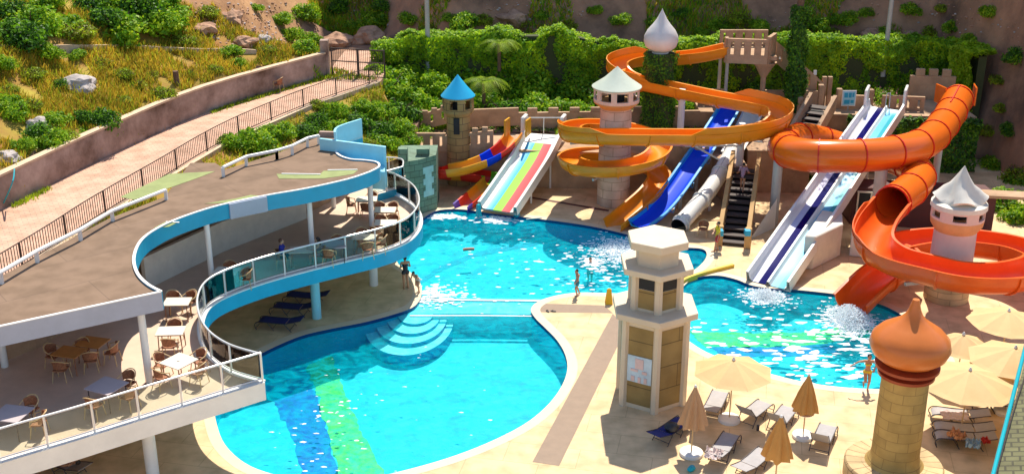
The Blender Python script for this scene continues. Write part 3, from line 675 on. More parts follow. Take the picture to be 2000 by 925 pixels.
slotted('stair_parapet', (sa[0], 73.1), (sb[0], 73.3), 6.15, 3.55, 1.25, m_tan, HP, pitch=.62)
b = MB()
for k in range(13): u = (k+.5)/13; b.box((sa[0]+(sb[0]-sa[0])*u, 72.5, 6.55-3.0*u), (.3, 1.2, .08))
b.build('treads', m_tread, HP, world=True)
for x in (sb[0]+.1, sb[0]+.45): b = MB(); b.box((x, 71.9, 4.2), (.26, .26, 1.9)); b.build('newel_post', m_tan, HP, world=True)
b = MB(); q = P(1592, 142, 71.75); b.box(q, (.2, .03, .3)); b.build('notice_plate', m_white, HP, world=True)

# ------------------------------------------------------------------ slides
def arc(r, a0, a1, n, cy=0): return [(r*math.sin(R(a0+(a1-a0)*i/n)), cy-r*math.cos(R(a0+(a1-a0)*i/n))) for i in range(n+1)]
def trough_prof(r, wall=.35, th=.05, lip=.07, n=12):
    o = [(-(r+lip), wall), (-(r+lip), wall-.06), (-r-th*0, wall-.07)]+[(x, z) for x, z in arc(r, -90, 90, n)]+[(r, wall-.07), (r+lip, wall-.06), (r+lip, wall)]
    i = [(x, z) for x, z in arc(r-th, 90, -90, n)]
    i = [(r-th, wall-.01)]+[(r-th, wall-.06)]+i+[(-(r-th), wall-.06), (-(r-th), wall-.01)]
    return o+i
def tube_prof(r, th=.04, n=20):
    return [(r*math.cos(2*math.pi*k/n), r*math.sin(2*math.pi*k/n)) for k in range(n)]
def ring(path, i, prof_r, w, mode, wall=.35, th=.05):
    """flange ring around the outside of a slide at sample i"""
    p = path[i]; t = (path[min(i+1, len(path)-1)]-path[max(i-1, 0)]).normalized(); q = [p-t*w/2, p+t*w/2]; b = MB()
    if mode == 'tube': pr = [(a*1.0, c*1.0) for a, c in tube_prof(prof_r+.07)]; pr2 = tube_prof(prof_r+.005)
    else:
        pr = [(-(prof_r+.07), wall-.08)]+arc(prof_r+.08, -90, 90, 12)+[(prof_r+.07, wall-.08)]; pr2 = [(-(prof_r+.004), wall-.09)]+arc(prof_r+.004, -90, 90, 12)+[(prof_r+.004, wall-.09)]
    rings = []
    for c in q:
        sd_ = Vector((t.x, t.y, 0)).normalized().cross(Vector((0, 0, 1))); u = sd_.cross(t)
        rings += [[c+sd_*a+u*z for a, z in pr], [c+sd_*a+u*z for a, z in pr2]]
    k = len(pr); vs = [v for r_ in rings for v in r_]; cl = mode == 'tube'; fs = []
    for j in range(k if cl else k-1):
        j2 = (j+1) % k
        fs += [(j, j2, 2*k+j2, 2*k+j), (j, k+j, k+j2, j2), (2*k+j, 2*k+j2, 3*k+j2, 3*k+j)]
    b.add(vs, fs); return b
def support(parent, x, y, z, zb=0, r=.16, m=None, arm=None):
    b = MB(); b.tube([(x, y, zb), (x, y, z)], r, 14); o = b.build('support_post', m or m_grey, parent, world=True, smooth=True)
    if arm:
        for ax, ay, az in arm:
            c = MB(); c.tube([(x, y, z-.9), (ax, ay, az)], .045, 6); c.build('brace', m or m_grey, o, world=True)
    return o
def gel(name, col, rough=.36, var=.05, col2=None): return mat(name, col, rough, var, .6, coat=.12, col2=col2, spec=.35)
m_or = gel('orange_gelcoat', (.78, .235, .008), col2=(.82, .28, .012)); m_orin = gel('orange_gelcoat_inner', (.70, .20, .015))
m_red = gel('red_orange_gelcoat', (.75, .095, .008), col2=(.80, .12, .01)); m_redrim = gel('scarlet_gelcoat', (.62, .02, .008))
m_bl = mat('blue_gelcoat', (.003, .06, .72), .4, .05, .6, spec=.08); m_bl2 = gel('light_blue_gelcoat', (.02, .33, .70)); m_wh = gel('white_gelcoat', (.80, .78, .72))
m_yel = gel('yellow_gelcoat', (.72, .34, .02)); m_rd2 = gel('red_gelcoat', (.62, .03, .015)); m_gr2 = gel('green_gelcoat', (.10, .42, .02)); m_indigo = mat('indigo_gelcoat', (.004, .004, .10), .2, .05, .6, spec=.04); m_teal = mat('teal_gelcoat', (.01, .36, .44), .3, .05, .6, spec=.25); m_pk = gel('pink_gelcoat', (.62, .10, .10)); m_lime = gel('lime_gelcoat', (.30, .72, .04)); m_sky = gel('sky_gelcoat', (.02, .45, .75)); m_dp = gel('purple_gelcoat', (.06, .02, .32))

# --- orange spiral slide
OS = thing('orange_spiral_slide', tuple(G(1205, 405)), 'long orange open flume winding in wide loops round the white roofed tower', 'water slide'); OS.location.z = 0
tc = Vector((5.75, 63.0, 0))
def around(cx, cy, r, a, z): return Vector((cx+r*math.cos(R(a)), cy+r*math.sin(R(a)), z))
op = [P(1418, 93, 71.0), P(1365, 104, 70.9), P(1305, 110, 71.3), P(1245, 112, 71.3), P(1206, 127, 70.4), P(1228, 150, 68.9), P(1300, 167, 67.3), P(1400, 188, 65.4), P(1468, 200, 64.3), P(1512, 212, 63.7), P(1524, 230, 62.6), P(1492, 250, 61.4), P(1400, 262, 60.9), P(1300, 263, 60.5), P(1210, 262, 60.2)]
R0 = 2.55
op += [around(tc.x, tc.y, R0, 215, 4.55), around(tc.x, tc.y, R0, 180, 4.35), around(tc.x, tc.y, R0, 135, 4.1), around(tc.x, tc.y, R0, 90, 3.85), around(tc.x, tc.y, R0, 45, 3.6), around(tc.x, tc.y, R0, 0, 3.4), around(tc.x, tc.y, R0, -45, 3.2), around(tc.x, tc.y, R0, -90, 3.0), around(tc.x, tc.y, R0, -135, 2.8), around(tc.x, tc.y, R0, -180, 2.6), around(tc.x, tc.y, R0, 135, 2.38), around(tc.x, tc.y, R0, 90, 2.15), around(tc.x, tc.y, R0, 45, 1.9), around(tc.x, tc.y, R0+.05, 8, 1.6), P(1277, 368, 61.7), P(1240, 403, 60.1), P(1197, 438, 58.7)]
op = spline(op, 8, .28); r = .60
b = MB(); b.sweep(op, trough_prof(r, .16), mf=None); b.build('flume', m_or, OS, world=True, smooth=True)
for i in range(8, len(op)-4, 9): ring(op, i, r, .07, 'open', .16).build('joint_flange', m_or, OS, world=True)
# raised outer guards at the bends
def guard(path, i0, i1, side, r, h, m, parent, wall=.16, name='splash_guard'):
    seg = path[i0:i1]; n = len(seg); b = MB(); vs = []
    for i, p in enumerate(seg):
        t = (path[min(i0+i+1, len(path)-1)]-path[max(i0+i-1, 0)]).normalized(); sd_ = Vector((t.x, t.y, 0)).normalized().cross(Vector((0, 0, 1))); u = sd_.cross(t); e = min(1, i/3, (n-1-i)/3)
        for x, z in ((r-.02, wall-.03), (r+.03, wall-.03), (r+.09, wall+h*e+.015), (r+.04, wall+h*e+.015)): vs.append(p+sd_*x*side+u*z)
    fs = [(i*4+j, i*4+(j+1) % 4, (i+1)*4+(j+1) % 4, (i+1)*4+j) for i in range(n-1) for j in range(4)]+[(0, 1, 2, 3), ((n-1)*4+3, (n-1)*4+2, (n-1)*4+1, (n-1)*4)]
    b.add(vs, fs); return b.build(name, m, parent, world=True, smooth=True)
def near(path, q): return min(range(len(path)), key=lambda i: (path[i]-q).length)
g1, g2 = near(op, P(1300, 167, 67.3)), near(op, P(1290, 112, 71.3))
guard(op, g2+2, g1-2, 1, r, .35, m_or, OS); g3, g4 = near(op, P(1420, 192, 65)), near(op, P(1330, 262, 60.7)); guard(op, g3, g4, -1, r, .38, m_or, OS); print('guards', g1, g2, g3, g4)
g5 = near(op, P(1190, 262, 60.2)); guard(op, g5, g5+18, -1, r, .30, m_or, OS)
for (x, y, z, arm) in ((P(1330, 230, 67).x, 67.0, 5.6, ((P(1300,175,67.3).x, 67.1, 5.7),)), (P(1448, 300, 62.6).x, 62.9, 4.7, ((P(1400,262,60.9).x, 61.0, 4.0), (P(1495, 250, 61.4).x, 61.6, 4.0)))): support(OS, x, y, z, 0, .2, m_white, arm)
b = MB(); b.tube([P(1320, 265, 61.5), P(1405, 312, 62.0)], .05, 6); b.tube([P(1338, 285, 62), P(1450, 285, 62.6)], .05, 6); b.build('truss_bars', m_grey, OS, world=True)
for a0, z in ((200, 3.75), (-120, 2.1)): b = MB(); q = around(tc.x, tc.y, .8, a0, z); w = around(tc.x, tc.y, 2.7, a0, z+.05); b.bar(q, w, .1, .14); b.build('bracket', m_grey, OS, world=True)

m_rup = gel('sunlit_orange_tube_top', (.80, .15, .010), .24)  # upper half of the tube is more orange, sunlight put into the colour
# --- red tube slide
RS = thing('red_tube_slide', tuple(G(1665, 600)), 'big red orange tube slide opening into a wide open loop round the swirl roofed tower', 'water slide')
rp = [P(1872, 192, 67.2), P(1846, 238, 63.6), P(1803, 281, 60.2), P(1720, 301, 58.3), P(1620, 305, 57.9), P(1560, 301, 58.7), P(1530, 287, 61.0), P(1572, 270, 63.8), P(1655, 291, 64.6), P(1740, 307, 62.3), P(1791, 334, 59.6), P(1786, 362, 57.4), P(1742, 397, 54.9)]
rpt = spline(rp, 8, .3); r = .86
b = MB(); n = 22
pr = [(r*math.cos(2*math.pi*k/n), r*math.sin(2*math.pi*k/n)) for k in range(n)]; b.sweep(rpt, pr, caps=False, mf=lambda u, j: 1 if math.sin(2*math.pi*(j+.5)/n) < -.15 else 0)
b.sweep(rpt[:4], [(x*.95, z*.95) for x, z in pr], caps=False); b.sweep(rpt[-8:], [(x*.95, z*.95) for x, z in pr], caps=False)
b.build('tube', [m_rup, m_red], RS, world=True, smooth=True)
for i in list(range(1, len(rpt), 7))+[len(rpt)-1]: ring(rpt, i, r-.02, .06, 'tube').build('joint_flange', m_redrim, RS, world=True)
q = rpt[0]
for s in (-1, 1): b = MB(); b.box(q+Vector((s*1.0, .25, .15)), (.1, 1.1, 1.1), R(-12*s)); b.build('entry_wing', m_rup, RS, world=True, bevel=.03)
b = MB(); seam = [p+Vector((0, 0, r+.02)) for p in rpt[1:12]]; b.tube(seam, .04, 6); b.build('seam', m_redrim, RS, world=True)
c4 = Vector((20.2, 49.95, 0)); Rr = 2.95
rq = [P(1742, 397, 54.9), P(1712, 436, 52.2), P(1706, 470, 50.3), P(1745, 500, 48.6)+Vector((0, 0, 0)), around(c4.x, c4.y, Rr, 232, 2.55), around(c4.x, c4.y, Rr, 262, 2.45), around(c4.x+.3, c4.y, Rr, 295, 2.33), around(c4.x+.9, c4.y, Rr, 330, 2.2), around(c4.x+1.1, c4.y, Rr, 0, 2.08), around(c4.x+.8, c4.y, Rr, 40, 1.95), around(c4.x+.2, c4.y, Rr, 85, 1.8), around(c4.x-.3, c4.y, Rr, 130, 1.6), P(1765, 505, 50.9), P(1712, 543, 49.6), P(1662, 592, 48.4)]
rqt = spline(rq, 8, .3); print('redz', [round(p.z, 2) for p in rq])
b = MB()
def tp(u): return trough_prof(.86, .22 if u > .06 else .22, .05, .08, 14)
b.sweep(rqt, tp); b.build('open_flume', m_red, RS, world=True, smooth=True)
for i in range(10, len(rqt)-6, 10): ring(rqt, i, .86, .08, 'open', .22).build('joint_flange', m_red, RS, world=True)
h1 = near(rqt, around(c4.x+.8, c4.y, Rr, 40, 1.95)); guard(rqt, 3, near(rqt, P(1745, 500, 48.6)), 1, .86, .22, m_red, RS, .22)
support(RS, P(1697, 400, 60).x, 58.6, 4.2, 0, .32, m_offw, ((P(1640, 330, 58.3).x, 58.4, 3.7), (P(1750, 330, 58.9).x, 59, 3.6)))
support(RS, P(1518, 300, 60).x, 59.6, 3.6, 0, .26, m_grey); support(RS, rpt[16].x, rpt[16].y, rpt[16].z-.5, 0, .2); support(RS, 24.3, 50.3, 1.2, 0, .12); support(RS, 20.4, 46.9, 1.5, 0, .1) if False else None
b = MB(); b.bar((c4.x-2.6, 48.2, 1.45), (c4.x, 49.2, 1.35), .12, .16); b.bar((c4.x+.6, 49.4, 1.3), (c4.x+3.2, 48.6, 1.4), .12, .16); b.build('cantilever_arm', m_grey, RS, world=True)

# --- blue slide
BS = thing('blue_slide', tuple(G(1245, 455)), 'deep blue open water slide left of the white racer tube', 'water slide')
bp_ = spline([P(1432, 205, 69.8), P(1395, 265, 66.4), P(1350, 330, 63.2), P(1315, 380, 61.2), P(1282, 418, 59.6), P(1249, 443, 58.2)], 8, .3)
def bprof(w=.62, h=.30, th=.05): 
    o = [(-w-.08, h), (-w-.08, h-.08), (-w, h-.08), (-w+.02, .05), (-w+.12, -.06), (w-.12, -.06), (w-.02, .05), (w, h-.08), (w+.08, h-.08), (w+.08, h)]
    i = [(w-.05, h), (w-.07, .1), (w-.2, .0), (w-.4, -.01), (0, -.015), (-w+.4, -.01), (-w+.2, .0), (-w+.07, .1), (-w+.05, h), (-w-.02, h)]
    return o+i
b = MB(); b.sweep(bp_, bprof(), mf=lambda u, j: 1 if j in (0, 8, 9, 10, 17, 18, 19) else 0); b.build('chute', [m_bl, m_bl2], BS, world=True, smooth=True)
for i in range(6, len(bp_)-3, 8):
    b = MB(); p = bp_[i]; t = (bp_[i+1]-bp_[i-1]).normalized(); b.sweep([p-t*.04, p+t*.04], [(-.78, .2), (-.68, -.14), (.68, -.14), (.78, .2), (.66, .2), (.6, -.05), (-.6, -.05), (-.66, .2)], caps=False); b.build('joint_flange', m_bl2, BS, world=True)
support(BS, bp_[10].x, bp_[10].y, bp_[10].z-.1, 0, .12); 
for k in (22, 30): support(BS, bp_[k].x, bp_[k].y, bp_[k].z-.1, 0, .1)
# --- white tube racer
WS = thing('white_tube_slide', tuple(G(1330, 455)), 'white covered racer tube with black open mouth ending at the upper pool', 'water slide')
wp_ = spline([P(1478, 205, 70.2), P(1450, 262, 67.0), P(1418, 318, 63.9), P(1390, 365, 61.8), P(1360, 402, 60.3), P(1325, 442, 58.6)], 8, .3)
L = len(wp_); b = MB(); pr = [(.45*math.cos(2*math.pi*k/18), .45*math.sin(2*math.pi*k/18)) for k in range(18)]; b.sweep(wp_[int(L*.42):], pr, caps=False); b.build('tube', m_wh, WS, world=True, smooth=True)
b = MB(); b.sweep(wp_[:int(L*.47)], trough_prof(.55, .1, .06, .08)); b.build('open_flume', m_wh, WS, world=True, smooth=True)
b = MB(); b.sweep(wp_[-7:], [(x*.93, z*.93) for x, z in pr], caps=False); b.lathe([(.02, 0), (.42, .02)], 3, (0, -99, -5)) if False else None; b.build('mouth_shade_lining', m_blackrub, WS, world=True, smooth=True)  # black inner sleeve and disc put the shade inside the tube into colour
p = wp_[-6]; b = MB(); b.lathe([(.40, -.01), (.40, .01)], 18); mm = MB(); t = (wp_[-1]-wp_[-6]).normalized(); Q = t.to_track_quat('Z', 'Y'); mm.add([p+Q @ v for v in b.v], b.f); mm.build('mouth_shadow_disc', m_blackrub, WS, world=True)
for i in (int(L*.42), int(L*.6), int(L*.8), L-2): ring(wp_, i, .45, .09, 'tube').build('joint_flange', m_wh, WS, world=True)
for k in (int(L*.35), int(L*.7), int(L*.9)): support(WS, wp_[k].x, wp_[k].y, wp_[k].z-.35, 0, .08, m_white)
b = MB(); b.tube([q_+Vector((0, 0, .46)) for q_ in wp_[int(L*.45):]], .025, 6); b.build('seam', m_grey, WS, world=True)

# --- twin lane racer slide (indigo + teal)
TS = thing('twin_racer_slide', tuple(G(1500, 560)), 'twin lane racer slide with indigo and teal lanes between white walls', 'water slide')
tp_ = spline([P(1731, 212, 67.6), P(1722, 226, 66.8), P(1685, 280, 63.0), P(1628, 368, 59.0), P(1572, 450, 55.2), P(1530, 512, 52.7), P(1500, 556, 51.3)], 8, .35)
w = .98
pr = [(-w-.12, .52), (-w-.14, -.1), (w+.14, -.1), (w+.12, .52), (w, .52), (w-.04, .12), (w-.16, .0), (.50, -.01), (.14, .0), (.08, .10), (.05, .20), (-.05, .20), (-.08, .10), (-.14, .0), (-.50, -.01), (-w+.16, .0), (-w+.04, .12), (-w, .52)]
b = MB(); b.sweep(tp_, pr, caps=False, mf=lambda u, j: {6: 3, 7: 1, 13: 4, 14: 2}.get(j, 0)); b.add([], []); b.build('chute', [m_wh, m_indigo, m_teal, mat('pale_lilac_gelcoat', (.50, .52, .72), .35, .05, .6, spec=.2), mat('pale_blue_gelcoat', (.12, .48, .74), .35, .05, .6, spec=.2)], TS, world=True, smooth=True)
# lane: side 6..7 is on +side
for s in (-1, 1):
    b = MB(); q = tp_[0]; b.box(q+Vector((s*1.15, .3, .55)), (.16, 1.5, 1.3), R(-22)); b.build('side_shield', m_wh, TS, world=True, bevel=.04)
b = MB(); q = tp_[0]+Vector((0, -.15, 0)); b.tube([q+Vector((-.12, 0, .1)), q+Vector((-.12, 0, .85)), q+Vector((-.05, .05, .95)), q+Vector((.12, .1, .95)), q+Vector((.15, .1, .1))], .03, 6); b.build('grab_rail', m_grey, TS, world=True)
for k in (10, 26, 40): 
    if k < len(tp_): support(TS, tp_[k].x, tp_[k].y, tp_[k].z-.1, 0, .12, m_grey)
b = MB(); e = tp_[-1]
for s in (-1, 1): b.box(e+Vector((s*1.02, -.1, -.05)), (.3, .5, .45), R(-25))
b.build('end_block', m_teal, TS, world=True) if False else None

# --- rainbow slide
RB = thing('rainbow_slide', tuple(G(975, 416)), 'wide white slide with blue green and red lanes left of the spiral slide', 'water slide')
rb = spline([P(1062, 262, 67.2), P(1058, 272, 66.7), P(1038, 312, 65.0), P(1012, 352, 63.3), P(990, 385, 61.9), P(972, 411, 60.8)], 8, .3)
w = .95; pr = [(-w-.22, .42), (-w-.24, -.12), (w+.24, -.12), (w+.22, .42), (w+.06, .42), (w, .06), (w-.2, 0), (.30, 0), (-.22, 0), (-w+.22, 0), (-w, .06), (-w-.06, .42)]
b = MB(); b.sweep(rb, pr, caps=False, mf=lambda u, j: ({6: 3, 7: 2, 8: 1}.get(j, 0) if .10 < u < .97 else 0)); b.build('chute', [m_wh, m_pk, m_lime, m_sky], RB, world=True, smooth=True)
q = rb[0]
for s in (-1, 1): b = MB(); b.box(q+Vector((s*1.15, .25, .5)), (.24, .9, 1.15), R(-15)); b.build('side_shield', m_wh, RB, world=True, bevel=.05)
b = MB(); b.tube([q+Vector((-1.0, .2, .95)), q+Vector((1.0, .2, .95))], .035, 6); b.tube([q+Vector((0, .2, 0)), q+Vector((0, .2, .95))], .03, 6); b.build('grab_rail', m_wh, RB, world=True)
for s in (-1, 1): 
    e = rb[-1]; b = MB(); b.lathe([(.17, -.35), (.12, .35)], 4, (e.x+s*1.05, e.y+.02, e.z)); b.build('end_post', m_teal, RB, world=True)
for k in (6, 16): support(RB, rb[k].x+.9, rb[k].y, rb[k].z, 0, .06, m_white)

# --- small multicoloured slide
CS = thing('multicoloured_slide', tuple(G(900, 412)), 'narrow red yellow blue and green slide twisting down beside the blue roofed tower', 'water slide')
cp = spline([P(1006, 260, 66.5), P(984, 287, 65.5), P(950, 309, 64.7), P(905, 325, 64.2), P(868, 331, 64.0), P(848, 333, 64.8), P(878, 335, 65.6), P(930, 340, 65.3), P(961, 346, 64.7), P(955, 357, 64.0), P(930, 379, 63.0), P(900, 405, 61.8)], 8, .22)
cols = [m_or, m_rd2, m_bl, m_yel, m_rd2, m_rd2, m_yel, m_rd2, m_gr2, m_yel, m_or, m_rd2, m_dp]
def cm(u, j): return min(len(cols)-1, int((0, .06, .13, .20, .36, .45, .55, .6, .70, .76, .84, .90, .965).__len__() and sum(1 for t in (.06, .13, .20, .36, .45, .55, .6, .70, .76, .84, .90, .965) if u >= t)))
b = MB(); b.sweep(cp, trough_prof(.50, .14, .05, .05, 8), mf=cm); b.build('chute', cols, CS, world=True, smooth=True)
for s in (-1, 1): b = MB(); b.box(cp[0]+Vector((s*.62+.15, .2, .3)), (.1, .8, 1.0), R(-20)); b.build('entry_wing', m_yel, CS, world=True)

# ------------------------------------------------------------------ towers
def windows_ring(parent, r0, z0, z1, n, frac, m_wall, m_in, name='window', ph=0, th=.12, sides=48):
    """drum wall with real openings: pillars between two bands"""
    b = MB(); h = z1-z0; b.lathe([(r0-th, z0), (r0, z0), (r0, z0+h*.22), (r0-th, z0+h*.22)], sides, closed=True); b.lathe([(r0-th, z1-h*.16), (r0, z1-h*.16), (r0, z1), (r0-th, z1)], sides, closed=True)
    for k in range(n):
        a0 = 2*math.pi*(k+frac/2)/n+ph; a1 = 2*math.pi*(k+1-frac/2)/n+ph; m_ = 5; vs = []
        for i in range(m_+1):
            a = a0+(a1-a0)*i/m_
            for r_, z in ((r0-th, z0+h*.22), (r0-.003, z0+h*.22), (r0-.003, z1-h*.16), (r0-th, z1-h*.16)): vs.append(Vector((r_*math.cos(a), r_*math.sin(a), z)))
        fs = [(i*4+j, i*4+(j+1) % 4, (i+1)*4+(j+1) % 4, (i+1)*4+j) for i in range(m_) for j in range(4)]+[(0, 1, 2, 3), tuple(m_*4+j for j in (3, 2, 1, 0))]
        b.add(vs, fs)
    o = b.build('window_drum', m_wall, parent, smooth=False)
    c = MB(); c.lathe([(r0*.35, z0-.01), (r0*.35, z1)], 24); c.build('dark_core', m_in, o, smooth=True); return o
m_t1 = brickmat('ochre_tower_blocks', (.42, .27, .10), (.16, .10, .05), .8, .42, cyl=.68)
T = thing('blue_roof_tower', (P(897, 330, 66.5).x, 66.5, 0), 'slim ochre tower with bright blue conical roof left of the rainbow slide', 'tower')
b = MB(); b.lathe([(.72, 0), (.68, 4.15), (.93, 4.45), (.93, 4.5)], 32); b.build('shaft', m_t1, T, smooth=True)
b = MB(); b.box((-.08, -.62, 3.7), (.34, .35, .95)); b.build('doorway', m_dark, T)
windows_ring(T, .92, 4.5, 5.35, 6, .52, m_t1, m_dark, ph=.25)
b = MB(); b.lathe([(1.0, 5.33), (1.0, 5.37), (.5, 5.95), (.02, 6.58)], 40); b.build('conical_roof', gel('sky_blue_roof', (.02, .42, .72), .4), T, smooth=True)
m_t2 = brickmat('pink_stone_blocks', (.66, .49, .38), (.36, .24, .17), 1.0, .5, cyl=.85, msize=.015)
T = thing('white_roof_tower', (tc.x, tc.y, 0), 'pale stone round tower with white conical roof inside the orange spiral', 'tower')
b = MB(); b.lathe([(.93, 0), (.86, 5.6)], 40); b.build('shaft', m_t2, T, smooth=True)
b = MB(); b.lathe([(.86, 5.58), (1.25, 5.9), (1.26, 5.97)], 40); b.build('flared_collar', m_tan2, T, smooth=True)
windows_ring(T, 1.26, 5.97, 6.75, 8, .68, mat('pink_render', (.66, .52, .44), .7), m_dark, ph=.2)
b = MB(); b.lathe([(1.36, 6.73), (1.37, 6.79), (.7, 7.25), (.02, 7.88)], 48); b.build('conical_roof', mat('weathered_white', (.52, .57, .47), .6, .1, .8), T, smooth=True)
def onion(parent, prof, m, name, n=40, shadow_dent=None):
    b = MB(); b.lathe(prof, n, wob=shadow_dent); return b.build(name, m, parent, smooth=True)
T3p = P(1290, 100, 68.8)
T = thing('onion_dome_tower', (T3p.x, 68.8, 0), 'tower wrapped in dark ivy carrying a white onion dome above the orange slide', 'tower')
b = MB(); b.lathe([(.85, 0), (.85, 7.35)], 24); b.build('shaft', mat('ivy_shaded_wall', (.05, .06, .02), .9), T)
onion(T, [(.50, 7.25), (.50, 7.42), (.62, 7.5), (.90, 7.72), (1.02, 8.05), (1.0, 8.35), (.82, 8.7), (.52, 9.05), (.30, 9.35), (.15, 9.65), (.05, 9.85), (.015, 9.95)], mat('dome_white', (.70, .66, .64), .5, .08, .8), 'onion_dome', shadow_dent=lambda a, z: 1-.16*math.exp(-((a-math.pi*1.45)/.22)**2)*(1 if 8.5 < z < 9.7 else .0))  # hollow shaped into the dome stands in for the shadow of its spike
# swirl roofed tower
m_t4 = mat('pinkish_render', (.68, .52, .46), .65, .07, 1.0); m_t4b = brickmat('sand_blocks', (.60, .43, .24), (.38, .27, .15), 1.1, .3, cyl=.95)
T = thing('swirl_roof_tower', (c4.x, c4.y, 0), 'round pinkish tower with twisted white swirl roof inside the red slide loop', 'tower')
b = MB(); b.lathe([(1.0, 0), (.98, 1.1)], 40); b.build('block_base', m_t4b, T, smooth=True)
b = MB(); b.lathe([(.96, 1.1), (.93, 3.4)], 40); b.build('shaft', m_t4, T, smooth=True)
b = MB(); b.lathe([(.93, 3.4), (1.14, 3.72), (1.17, 4.0)], 40); b.build('flared_collar', mat('orange_render', (.62, .36, .16), .7), T, smooth=True)
windows_ring(T, 1.17, 4.0, 4.5, 6, .5, m_t4, m_dark, ph=.25)
b = MB(); b.lathe([(1.1, 4.5), (1.24, 4.52), (1.22, 4.72), (.9, 4.86)], 40); b.build('roof_disc', m_offw, T, smooth=True)
def swirl():
    b = MB(); n = 64; prof = [(0.2, 4.88), (1.08, 4.86), (1.10, 4.95), (.90, 5.1), (.72, 5.3), (.48, 5.6), (.30, 5.9), (.14, 6.2), (.02, 6.42)]
    vs = []
    for k, (r_, z) in enumerate(prof):
        tw = (z-4.9)*.6
        for i in range(n):
            a = 2*math.pi*i/n; c = math.cos(4*(a+tw)+.6); f = 1+.10*c*min(1, k/2); zz = z+(.13*c if 0 < k < 5 else 0); vs.append(Vector((r_*f*math.cos(a), r_*f*math.sin(a), zz)))
    fs = [(k*n+i, k*n+(i+1) % n, (k+1)*n+(i+1) % n, (k+1)*n+i) for k in range(len(prof)-1) for i in range(n)]+[tuple(range((len(prof)-1)*n, len(prof)*n))]
    b.add(vs, fs); return b
swirl().build('swirl_roof', mat('swirl_white', (.66, .61, .54), .55, .08, 1), T, smooth=True)

# lighthouse
LH = thing('lighthouse_tower', (5.42, 40.6, 0), 'hexagonal cream and ochre lighthouse tower in stacked tiers on the deck between the pools', 'tower')
m_lh = mat('lighthouse_cream', (.66, .54, .39), .6, .06, 1.2, bump=.05); m_och = brickmat('ochre_panels', (.33, .22, .075), (.13, .085, .03), 6, .95, var=.05)
def hexa(b, r0, z0, z1, r1=None): b.lathe([(r0, z0), (r1 or r0, z1)], 6, ph=-math.pi/2); return b
def panelled(r, z0, z1, name, win=None):
    core = hexa(MB(), r-.07, z0, z1).build(name, m_lh, LH); rows = []
    for k in range(6):
        a = -math.pi/2+k*math.pi/3; v = Vector((math.cos(a), math.sin(a), 0))*(r-.10); b = MB(); b.lathe([(.17, z0), (.15, z1)], 6, (v.x, v.y, 0), ph=a); b.build('corner_pilaster', m_lh, LH)
        a2 = a+math.pi/6; ap = (r-.07)*math.cos(math.pi/6); nrm = Vector((math.cos(a2), math.sin(a2), 0)); side = Vector((-nrm.y, nrm.x, 0)); c = nrm*(ap+.012); wd = (r-.07)-.36; top = z1-.3
        def pan(za, zb, m, nm, out=0.0):
            b = MB(); q = c+nrm*out; b.add([q-side*wd/2+Vector((0, 0, za)), q+side*wd/2+Vector((0, 0, za)), q+side*wd/2+Vector((0, 0, zb)), q-side*wd/2+Vector((0, 0, zb))]+[q-nrm*.03-side*wd/2+Vector((0, 0, za)), q-nrm*.03+side*wd/2+Vector((0, 0, za)), q-nrm*.03+side*wd/2+Vector((0, 0, zb)), q-nrm*.03-side*wd/2+Vector((0, 0, zb))], [(0, 1, 2, 3), (7, 6, 5, 4), (0, 4, 5, 1), (1, 5, 6, 2), (2, 6, 7, 3), (3, 7, 4, 0)]); return b.build(nm, m, LH)
        if win: pan(z0+.12, win, m_och, 'ochre_panel'); pan(win+.02, top+.15, m_dark, 'window')
        else:
            pan(z0+.18, top, m_och, 'ochre_panel')
            if k == 5:
                P1 = pan(1.15, 2.25, mat('map_blue', (.50, .64, .74), .4), 'notice_board', .035)
                for (u, zc, w_, h_) in ((0, 1.95, .34, .42), (-.25, 1.3, .14, .22), (.02, 1.28, .12, .24), (.27, 1.3, .12, .22), (-.2, 1.66, .3, .1), (.22, 1.62, .2, .12)):
                    b = MB(); q = c+nrm*.05+side*u+Vector((0, 0, zc)); b.box(q, (w_, .02, h_), math.atan2(side.y, side.x)); b.build('printed_block', mat('map_pink', (.70, .50, .48), .5), P1)
    return core
panelled(1.42, 0, 3.72, 'lower_tier'); panelled(1.06, 3.97, 5.5, 'upper_tier', win=4.85)
hexa(MB(), 1.42, 3.58, 3.73, 1.6).build('tier_moulding', m_lh, LH); hexa(MB(), 1.76, 3.73, 3.98).build('gallery_plate', m_lh, LH, bevel=.02); hexa(MB(), 1.20, 5.38, 5.48, 1.32).build('tier_moulding', m_lh, LH); hexa(MB(), 1.48, 5.48, 5.72).build('gallery_plate', m_lh, LH, bevel=.02)
hexa(MB(), .86, 5.72, 6.42).build('neck', m_lh, LH); hexa(MB(), 1.22, 6.42, 6.72).build('cap_plate', m_lh, LH, bevel=.02)

# orange onion tower
T = thing('orange_onion_tower', (G(1748, 905, .6).x, 34.9, 0), 'ochre block column with glossy terracotta onion dome on a round stone base in the foreground', 'tower')
m_t6 = brickmat('ochre_blocks', (.50, .33, .10), (.34, .21, .065), .74, .36, cyl=.78, msize=.012, bumpd=.35); m_base = brickmat('round_base_slabs', (.60, .43, .22), (.24, .16, .08), .42, .5, cyl=1.62)
b = MB(); b.lathe([(1.66, 0), (1.66, .52), (1.60, .6), (1.1, .602)], 56); b.build('stone_base', m_base, T, smooth=True)
b = MB(); b.lathe([(1.1, .602), (1.1, .615), (.80, .62)], 56); b.build('paving_ring', m_base, T, smooth=True)
b = MB(); b.lathe([(1.0, .6), (.86, .75), (.80, 1.0), (.77, 4.0)], 48); b.build('shaft', m_t6, T, smooth=True)
m_terra = gel('terracotta_gelcoat', (.60, .17, .035), .34, .10); m_terra2 = gel('dark_terracotta', (.36, .06, .02), .35)
